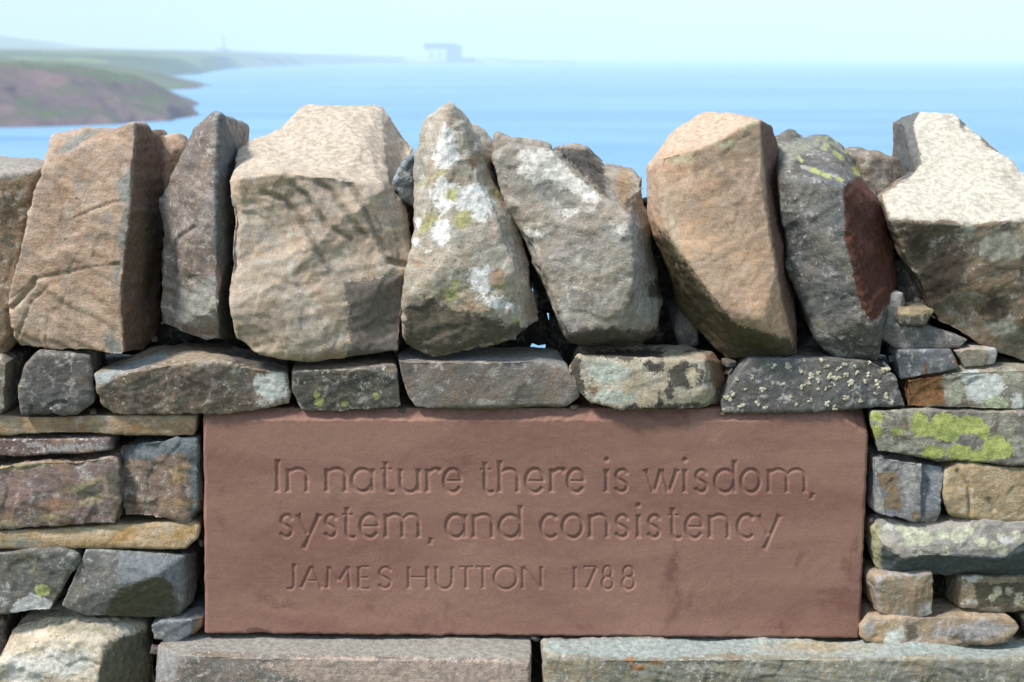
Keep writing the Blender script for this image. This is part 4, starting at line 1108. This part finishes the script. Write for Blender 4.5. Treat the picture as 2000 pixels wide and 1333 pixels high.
XL, XR = P(-134, 700, 0)[0], P(2134, 700, 0)[0]
ZT = P(1000, 703, 0)[2]
ZB = P(1000, 1425, -.06)[2]
fill(-1.85, XL, 0, ZT - .005)
fill(XR, 1.85, 0, ZT - .005)
fill(XL, XR, 0, ZB)
for xa, xb in ((-1.85, P(-152, 600, 0)[0]), (P(2152, 600, 0)[0], 1.85)):
    x = xa
    while x < xb - .05:
        w = min(rr.uniform(.10, .24), xb - x)
        if xb - x - w < .07:
            w = xb - x
        side_stone('cope_stone', x + .003, x + w - .003, ZT, ZT + rr.uniform(.30, .38), .28, 0)
        x += w

# packing chips and grit caught in the joints
for px, py, d, w, h in ((181, 803, .02, 14, 9), (574, 800, .01, 10, 12), (788, 798, .01, 12, 8), (1122, 795, .01, 14, 9), (1410, 806, .0, 9, 6), (231, 1021, .02, 10, 6), (160, 1098, .02, 8, 12), (301, 1268, .0, 16, 14), (1846, 1014, .02, 9, 7),
                        (1836, 1200, .02, 10, 18), (1698, 1122, .02, 12, 8), (303, 662, .05, 12, 10), (1424, 708, .04, 22, 14), (470, 700, .05, 16, 10), (1345, 690, .06, 26, 12), (1585, 700, .07, 30, 14), (232, 895, .03, 9, 8), (1700, 1015, .01, 10, 9), (392, 1058, .02, 8, 14), (1742, 700, .03, 12, 14)):
    c = P(px, py + h / 2, d)
    o = new_obj('packing_chip', rr.choice(arch), wall)
    o.location = (c - WLOC).tolist()
    o.scale = (w * .00077, .022, h * .00077)
    o.rotation_euler = (rr.uniform(-.2, .2), rr.uniform(-.25, .25), rr.uniform(-.4, .4))

# ------------------------------------------------------------------ inscribed red sandstone slab
def arc(cx, cy, rx, ry, a0, a1, n=18):
    t = np.radians(np.linspace(a0, a1, n))
    return [(cx + rx * math.cos(a), cy + ry * math.sin(a)) for a in t]


def glyph(ch, x0, x1, b, X, w):
    """strokes (points in photo px with y up from baseline, half widths); X = x-height or cap height"""
    a0, a1 = x0 + w * .8, x1 - w * .8       # centrelines inside the box
    m = (a0 + a1) / 2
    rx = (a1 - a0) / 2
    S_ = []

    def ln(*p, hw=1.0, fl=(1.3, 1.3), cap=None):
        p = list(p)
        if len(p) == 2:
            cap = cap or (1, 1)
            (xa, ya), (xb, yb) = p
            p = [(xa + (xb - xa) * t, ya + (yb - ya) * t) for t in (0, .14, .32, .68, .86, 1)]
            ws = [fl[0], 1.05, .92, .92, 1.05, fl[1]]
        else:
            cap = (0, 0)
            ws = [1.0] * len(p)
        S_.append((p, [q * w * hw for q in ws], cap))

    t = w * .75
    if ch in 'nmhr':
        top = X * 1.34 if ch == 'h' else X
        ln((a0, 0), (a0, top))
        if ch in 'nmh':
            for q0, q1 in (((a0, m), (m, a1)) if ch == 'm' else ((a0, a1),)):
                aw = (q1 - q0) / 2
                ln(*([(q0, X * .52)] + arc((q0 + q1) / 2, X * .62, aw, X * .38 - t * .35, 168, 0, 14) + [(q1, X * .5)]), hw=.9)
                n_ = len(S_[-1][1])
                for i_ in range(5):
                    S_[-1][1][i_] *= .45 + .11 * i_
                ln((q1, 0), (q1, X * .6), cap=(1, 0), fl=(1.3, .95))
        else:
            ln(*([(a0, X * .52)] + arc(a0 + rx * 1.45, X * .55, rx * 1.45, X * .45 - t * .35, 165, 66, 9)), hw=.95)
            for i_ in range(4):
                S_[-1][1][i_] *= .5 + .12 * i_
            S_[-1][1][-1] = w * 1.35
    elif ch == 'u':
        ln(*([(a0, X * .6), (a0, X * .45)] + arc(m, X * .40, rx, X * .40 - t * .3, 180, 340, 14)), hw=.92)
        ln((a0, X), (a0, X * .5), cap=(1, 0), fl=(1.3, .95))
        ln((a1, X), (a1, 0))
    elif ch == 'a' or ch == 'd':
        ln((a1, 0), (a1, X if ch == 'a' else X * 1.38))
        ln(*arc(m - .5, X * .5, rx, X * .5 - t * .5, 25, 335, 24), hw=.95)
    elif ch == 'o':
        ln(*arc(m, X * .5, rx, X * .5 - t * .4, 0, 360, 30), hw=.98)
    elif ch == 'O':
        ln(*arc(m, X * .5, rx, X * .5 - t * .2, 0, 360, 34), hw=.98)
    elif ch == 'c':
        ln(*arc(m + rx * .25, X * .5, rx * 1.25, X * .5 - t * .4, 52, 308, 22), hw=.95)
        S_[-1][1][0] = w * 1.25
    elif ch == 'e':
        ln(*arc(m, X * .5, rx, X * .5 - t * .4, 2, 318, 26), hw=.95)
        ln((a0 + 1, X * .50), (a1, X * .50), hw=.62, fl=(1, 1))
    elif ch in 'sS':
        pr = [(.90, .84), (.72, .95), (.46, .97), (.20, .90), (.06, .74), (.16, .60), (.45, .51), (.74, .42), (.93, .28), (.84, .12), (.56, .03), (.28, .04), (.06, .14)]
        q = [(a0 + (a1 - a0) * u, t * .4 + (X - t * .8) * v_) for u, v_ in pr]
        # smooth it
        qs = []
        for i in range(len(q) - 1):
            p0, p1, p2, p3 = q[max(i - 1, 0)], q[i], q[i + 1], q[min(i + 2, len(q) - 1)]
            for s_ in (0, .33, .66):
                qs.append(tuple(.5 * (2 * p1[k_] + (p2[k_] - p0[k_]) * s_ + (2 * p0[k_] - 5 * p1[k_] + 4 * p2[k_] - p3[k_]) * s_ ** 2 + (-p0[k_] + 3 * p1[k_] - 3 * p2[k_] + p3[k_]) * s_ ** 3) for k_ in (0, 1)))
        qs.append(q[-1])
        ln(*qs, hw=.92)
        S_[-1][1][0] = S_[-1][1][-1] = w * 1.0
    elif ch == 't':
        xs_ = a0 + (a1 - a0) * .42
        ln(*([(xs_, X * .7), (xs_, X * .28)] + arc(xs_ + (a1 - xs_) * .8, X * .26, (a1 - xs_) * .8, X * .26 - t * .3, 190, 300, 10)), hw=.95)
        ln((xs_, X * 1.28), (xs_, X * .6), cap=(1, 0), fl=(1.35, .95))
        ln((a0 - 1, X * .96), (a1 + 1, X * .96), hw=.6, fl=(1.2, 1.2))
    elif ch == 'i':
        ln((m, 0), (m, X))
        ln((m - .5, X * 1.36), (m, X * 1.36), (m + .5, X * 1.36), hw=1.15)
    elif ch == 'y':
        v0 = (a0 + (a1 - a0) * .50, X * .10)
        ln((a0, X), v0, fl=(1.4, .8))
        ln((a1, X), (a0 + (a1 - a0) * .26, -X * .46), fl=(1.4, 1.2))
    elif ch == 'w':
        q = [a0 + (a1 - a0) * u for u in (0, .27, .5, .73, 1)]
        ln((q[0], X), (q[1], 1), fl=(1.4, 1))
        ln((q[2], X), (q[1], 1), fl=(1.2, 1))
        ln((q[2], X), (q[3], 1), fl=(1.2, 1))
        ln((q[4], X), (q[3], 1), fl=(1.4, 1))
    elif ch == ',':
        ln((m + 1, 2), (m - 2.5, -13), fl=(1.7, .3))
    elif ch in 'I1':
        ln((m, 0), (m, X))
        if ch == '1':
            ln((m - 5, X - 5), (m, X - 1), hw=.5)
    elif ch == 'J':
        ln(*([(a1, X), (a1, X * .8), (a1, X * .3)] + arc(a1 - rx * 1.0, X * .22, rx * 1.0, X * .24, 0, -120, 10)), hw=.92)
        S_[-1][1][0] = w * 1.3
    elif ch == 'A':
        ln((a0, 0), (m, X), fl=(1.4, .9))
        ln((a1, 0), (m, X), fl=(1.4, .9))
        ln((a0 + rx * .38, X * .36), (a1 - rx * .38, X * .36), hw=.62, fl=(1, 1))
    elif ch == 'M':
        ln((a0, 0), (a0 + 3, X))
        ln((a1, 0), (a1 - 3, X))
        ln((a0 + 3, X), (m, X * .32), fl=(1, .9))
        ln((a1 - 3, X), (m, X * .32), fl=(1, .9))
    elif ch == 'E':
        ln((a0, 0), (a0, X))
        for y_, e_ in ((X - t * .4, 1), (X * .5, .9), (t * .4, 1.05)):
            ln((a0, y_), (a0 + (a1 - a0) * e_, y_), hw=.68, fl=(1, 1.3))
    elif ch == 'H':
        ln((a0, 0), (a0, X))
        ln((a1, 0), (a1, X))
        ln((a0, X * .52), (a1, X * .52), hw=.65, fl=(1, 1))
    elif ch == 'U':
        ln(*arc(m, X * .42, rx, X * .42 - t * .2, 180, 360, 16), hw=.92)
        for q_ in (a0, a1):
            ln((q_, X), (q_, X * .4), cap=(1, 0), fl=(1.3, .95))
    elif ch == 'T':
        ln((m, 0), (m, X))
        ln((a0 - 1, X - t * .4), (a1 + 1, X - t * .4), hw=.68, fl=(1.3, 1.3))
    elif ch == 'N':
        ln((a0, 0), (a0, X))
        ln((a1, 0), (a1, X))
        ln((a0, X), (a1, 0), fl=(1.1, 1.1))
    elif ch == '7':
        ln((a0, X - t * .4), (a1, X - t * .4), hw=.68, fl=(1.3, 1))
        ln((a1, X - 1), (a0 + rx * .5, 0), fl=(1, 1.3))
    elif ch == '8':
        ln(*arc(m, X * .75, rx * .78, X * .24, 0, 360, 24), hw=.85)
        ln(*arc(m, X * .27, rx, X * .27, 0, 360, 26), hw=.9)
    return [([(x, b - y) for x, y in p], ws, cp) for p, ws, cp in S_]


TEXT = [(963, 48.0, 5.6, [('I', 534, 551, 66), ('n', 559, 604), ('n', 634, 679), ('a', 684, 732), ('t', 740, 770), ('u', 778, 822), ('r', 831, 861), ('e', 863, 905), ('t', 934, 964), ('h', 972, 1016), ('e', 1023, 1066), ('r', 1073, 1104), ('e', 1105, 1145), ('i', 1178, 1192), ('s', 1198, 1231), ('w', 1256, 1328), ('i', 1331, 1345), ('s', 1354, 1386), ('d', 1393, 1439), ('o', 1444, 1489), ('m', 1498, 1577), (',', 1581, 1594)]),
        (1052, 48.0, 5.6, [('s', 544, 576), ('y', 577, 629), ('s', 631, 662), ('t', 664, 694), ('e', 700, 743), ('m', 750, 823), (',', 836, 848), ('a', 868, 913), ('n', 922, 966), ('d', 972, 1021), ('c', 1053, 1089), ('o', 1095, 1142), ('n', 1149, 1191), ('s', 1199, 1232), ('i', 1240, 1254), ('s', 1262, 1294), ('t', 1301, 1330), ('e', 1336, 1376), ('n', 1383, 1427), ('c', 1437, 1473), ('y', 1477, 1528)]),
        (1151, 45.0, 4.4, [('J', 555, 578), ('A', 584, 633), ('M', 636, 687), ('E', 698, 726), ('S', 737, 768), ('H', 795, 838), ('U', 849, 887), ('T', 894, 928), ('T', 927, 961), ('O', 962, 1013), ('N', 1018, 1061), ('1', 1115, 1131), ('7', 1136, 1169), ('8', 1173, 1201), ('8', 1212, 1243)])]

STEP = 1.55
nx = int((1697 - 395) / STEP)
ny = int((1246 - 800) / STEP)
EX = 12                                            # rows that turn round the edge to the back
su = np.concatenate([np.zeros(EX), np.linspace(0, 1, nx), np.ones(EX)])
sv = np.concatenate([np.zeros(EX), np.linspace(0, 1, ny), np.ones(EX)])
bk_u = np.concatenate([np.linspace(.11, .004, EX), np.zeros(nx), np.linspace(.004, .11, EX)])
bk_v = np.concatenate([np.linspace(.11, .004, EX), np.zeros(ny), np.linspace(.004, .11, EX)])
SU, SV = np.meshgrid(su, sv)
BU, BV = np.meshgrid(bk_u, bk_v)
PY = 801 + SV * (1243 - 801) + SU * 1.0 + SV * (SU - .5) * 8
# ragged outline
n1 = pn(np.stack([PY.ravel() / 26, SU.ravel() * 0, SU.ravel() * 0 + .5], -1)).reshape(PY.shape)
xl = 396 + (PY - 815) * .010 + 1.6 * n1
xr = 1697 - np.clip(PY - 850, 0, None) * .044 + 1.6 * pn(np.stack([PY.ravel() / 22, SU.ravel() * 0 + 9, SU.ravel() * 0], -1)).reshape(PY.shape)
PX = xl + (xr - xl) * SU
PY = PY + SV * 2.0 * pn(np.stack([PX.ravel() / 30, SU.ravel() * 0 + 3, SU.ravel() * 0], -1)).reshape(PY.shape) * (SV > .9)
ex = np.minimum(PX - xl, xr - PX)
eb = (1.0 - SV) * 442
et = SV * 442
q3 = np.stack([PX.ravel() * .00077, PY.ravel() * .00077, PX.ravel() * 0], -1)
rg = fbm(q3 * 60, 3).reshape(PX.shape)
lw = fbm(q3 * 6 + 3, 2).reshape(PX.shape)
dep = .0007 * rg * 0.35 + .0016 * lw
for e_, rad in ((ex, 6.0), (eb, 5.0)):
    t_ = np.clip(1 - (e_ + 2.0 * rg) / rad, 0, 1)
    dep = dep + .0045 * t_ ** 2
# broken upper arris
edge_line = 21 + 1.2 * rg + 1.5 * pn(q3 * 22 + 5).reshape(PX.shape) - 4 * (PX > 1500)
tt = np.clip(edge_line - et, 0, None) * .00077
dep = dep + tt * .85 + .0016 * fbm(q3 * 90 + 7, 2).reshape(PX.shape) * (tt > 0)
# broken upper right corner
cc_ = np.clip(((PX - 1640) * .62 - (PY - 812) * .80) + 3 * rg, 0, None) * .00077
dep = dep + cc_ * 1.3
# chip at the lower left
ch_ = np.clip(1 - np.hypot((PX - 505) / 26, (PY - 1245) / 18) + .25 * rg, 0, 1)
dep = dep + .008 * ch_
carve = np.zeros(PX.shape)
lid = np.full(PX.shape, -1, int)
gi = 0
inner = np.zeros(PX.shape, bool)
inner[EX:-EX, EX:-EX] = True
for base_y, X, hw, gl in TEXT:
    for g in gl:
        chh, x0, x1 = g[:3]
        XX_ = g[3] if len(g) > 3 else X
        bl = base_y + (x0 - 536) / 1060 * 1.5
        ix0 = np.searchsorted(PX[EX + 5, EX:-EX], x0 - 25) + EX
        ix1 = np.searchsorted(PX[EX + 5, EX:-EX], x1 + 25) + EX
        iy0 = EX + int(max(0, (bl - XX_ * 1.6 - 801) / 442 * ny))
        iy1 = EX + int(min(ny - 1, (bl + XX_ * .75 - 801) / 442 * ny))
        sl = (slice(iy0, iy1), slice(ix0, ix1))
        gx_, gy_ = PX[sl], PY[sl]
        best = np.zeros(gx_.shape)
        for pts, ws, cp in glyph(chh, x0, x1, bl, XX_, hw):
            lim = np.full(gx_.shape, 99.0)
            for on, (xe, ye), (xi, yi) in ((cp[0], pts[0], pts[1]), (cp[1], pts[-1], pts[-2])):
                if on:
                    L_ = math.hypot(xi - xe, yi - ye)
                    lim = np.minimum(lim, ((gx_ - xe) * (xi - xe) + (gy_ - ye) * (yi - ye)) / L_)
            for (xa, ya), (xb, yb), wa, wb in zip(pts[:-1], pts[1:], ws[:-1], ws[1:]):
                dx, dy = xb - xa, yb - ya
                t_ = np.clip(((gx_ - xa) * dx + (gy_ - ya) * dy) / (dx * dx + dy * dy + 1e-9), 0, 1)
                dd = np.hypot(gx_ - xa - t_ * dx, gy_ - ya - t_ * dy)
                best = np.maximum(best, np.minimum((wa + (wb - wa) * t_) - dd, lim))
        upd = best > carve[sl]
        carve[sl] = np.where(upd, best, carve[sl])
        lid[sl] = np.where(upd & (best > 0), gi, lid[sl])
        gi += 1
dep = dep + carve * .00077 * .70
YB = dep + np.maximum(BU, BV) - .008
V = P(PX, PY, YB * 0 - .008)                     # outline fixed on the face, depth straight back into the wall
V[..., 1] = YB
plo = V.reshape(-1, 3).mean(0)
plo[2] = V[..., 2].min()
Vl = (V - plo).reshape(-1, 3)
r_, c_ = PX.shape
a = (np.arange(r_ - 1)[:, None] * c_ + np.arange(c_ - 1)[None])
quads = np.stack([a, a + c_, a + c_ + 1, a + 1], -1).reshape(-1, 4)
vl = lid.reshape(-1)
ql = vl[quads]
qid = ql.max(1)
qid[(ql >= 0).sum(1) < 2] = -1

b = NB('red_sandstone')
v = b.n('ShaderNodeTexCoord').outputs['Object']
mp_ = b.n('ShaderNodeMapping')
mp_.inputs['Rotation'].default_value = (0, math.radians(4), 0)
mp_.inputs['Scale'].default_value = (2.2, 4, 9)
b.l(v, mp_.inputs['Vector'])
kk = 1.0
col = b.mix(b.rng(b.noise(mp_.outputs['Vector'], 1.3, 6, .55, .8), .36, .66), srgb((150, 113, 99), kk), srgb((134, 97, 86), kk))
col = b.mix(b.rng(b.noise(v, 7, 6, .65, 1.5), .54, .70, 0, .7), col, srgb((112, 76, 68), kk))
col = b.mix(b.rng(b.noise(v, 60, 5, .7), .4, .7, 0, .25), col, srgb((158, 122, 106), kk))
gr = b.noise(v, 560, 3, .75)
gc = b.n('ShaderNodeCombineColor')
gv = b.rng(gr, .25, .75, .72, 1.28, False)
for i in range(3):
    b.l(gv, gc.inputs[i])
col = b.mix(1.0, col, gc.outputs[0], 'MULTIPLY')
col = b.mix(b.rng(b.noise(v, 260, 2, .5), .76, .79, 0, .5), col, srgb((196, 160, 146), kk))
bs = b.n('ShaderNodeBsdfPrincipled', Roughness=.92)
bs.inputs['Specular IOR Level'].default_value = .2
b.l(col, bs.inputs['Base Color'])
mp2 = b.n('ShaderNodeMapping')
mp2.inputs['Scale'].default_value = (30, 30, 260)
b.l(v, mp2.inputs['Vector'])
hh = b.math('ADD', b.math('MULTIPLY', gr, .5), b.math('MULTIPLY', b.noise(mp2.outputs['Vector'], 1, 3, .6), .35))
bp = b.n('ShaderNodeBump', Strength=.55, Distance=.0012)
b.l(hh, bp.inputs['Height'])
b.l(bp.outputs['Normal'], bs.inputs['Normal'])
b.l(bs.outputs[0], b.n('ShaderNodeOutputMaterial').inputs['Surface'])
slab_mat = b.m

slab = empty('inscribed_slab', plo, 'red sandstone slab carved with a quotation, set into the wall', 'plaque')


def sub_mesh(name, q):
    used, inv = np.unique(q.reshape(-1), return_inverse=True)
    me = bpy.data.meshes.new(name)
    me.vertices.add(len(used))
    me.vertices.foreach_set('co', Vl[used].astype(np.float32).reshape(-1))
    set_quads(me, inv.reshape(-1, 4))
    return me


new_obj('panel', sub_mesh('panel', quads[qid < 0]), slab, slab_mat)
for g in range(gi):
    q = quads[qid == g]
    if len(q):
        new_obj('carved_letter', sub_mesh('carved_letter', q), slab, slab_mat)

# ------------------------------------------------------------------ haze over the whole scene
hz = new_obj('haze', box_mesh('haze', -39000, 39000, -280, 58000, SEA - 8, 420))
hz['kind'] = 'stuff'
m = bpy.data.materials.new('haze_air')
m.use_nodes = True
t = m.node_tree
t.nodes.clear()
pv = t.nodes.new('ShaderNodeVolumePrincipled')
pv.inputs['Color'].default_value = (0.84, 0.93, 1.0, 1)
pv.inputs['Density'].default_value = 1.35e-4
pv.inputs['Anisotropy'].default_value = -0.15
oo = t.nodes.new('ShaderNodeOutputMaterial')
t.links.new(pv.outputs[0], oo.inputs['Volume'])
hz.data.materials.append(m)
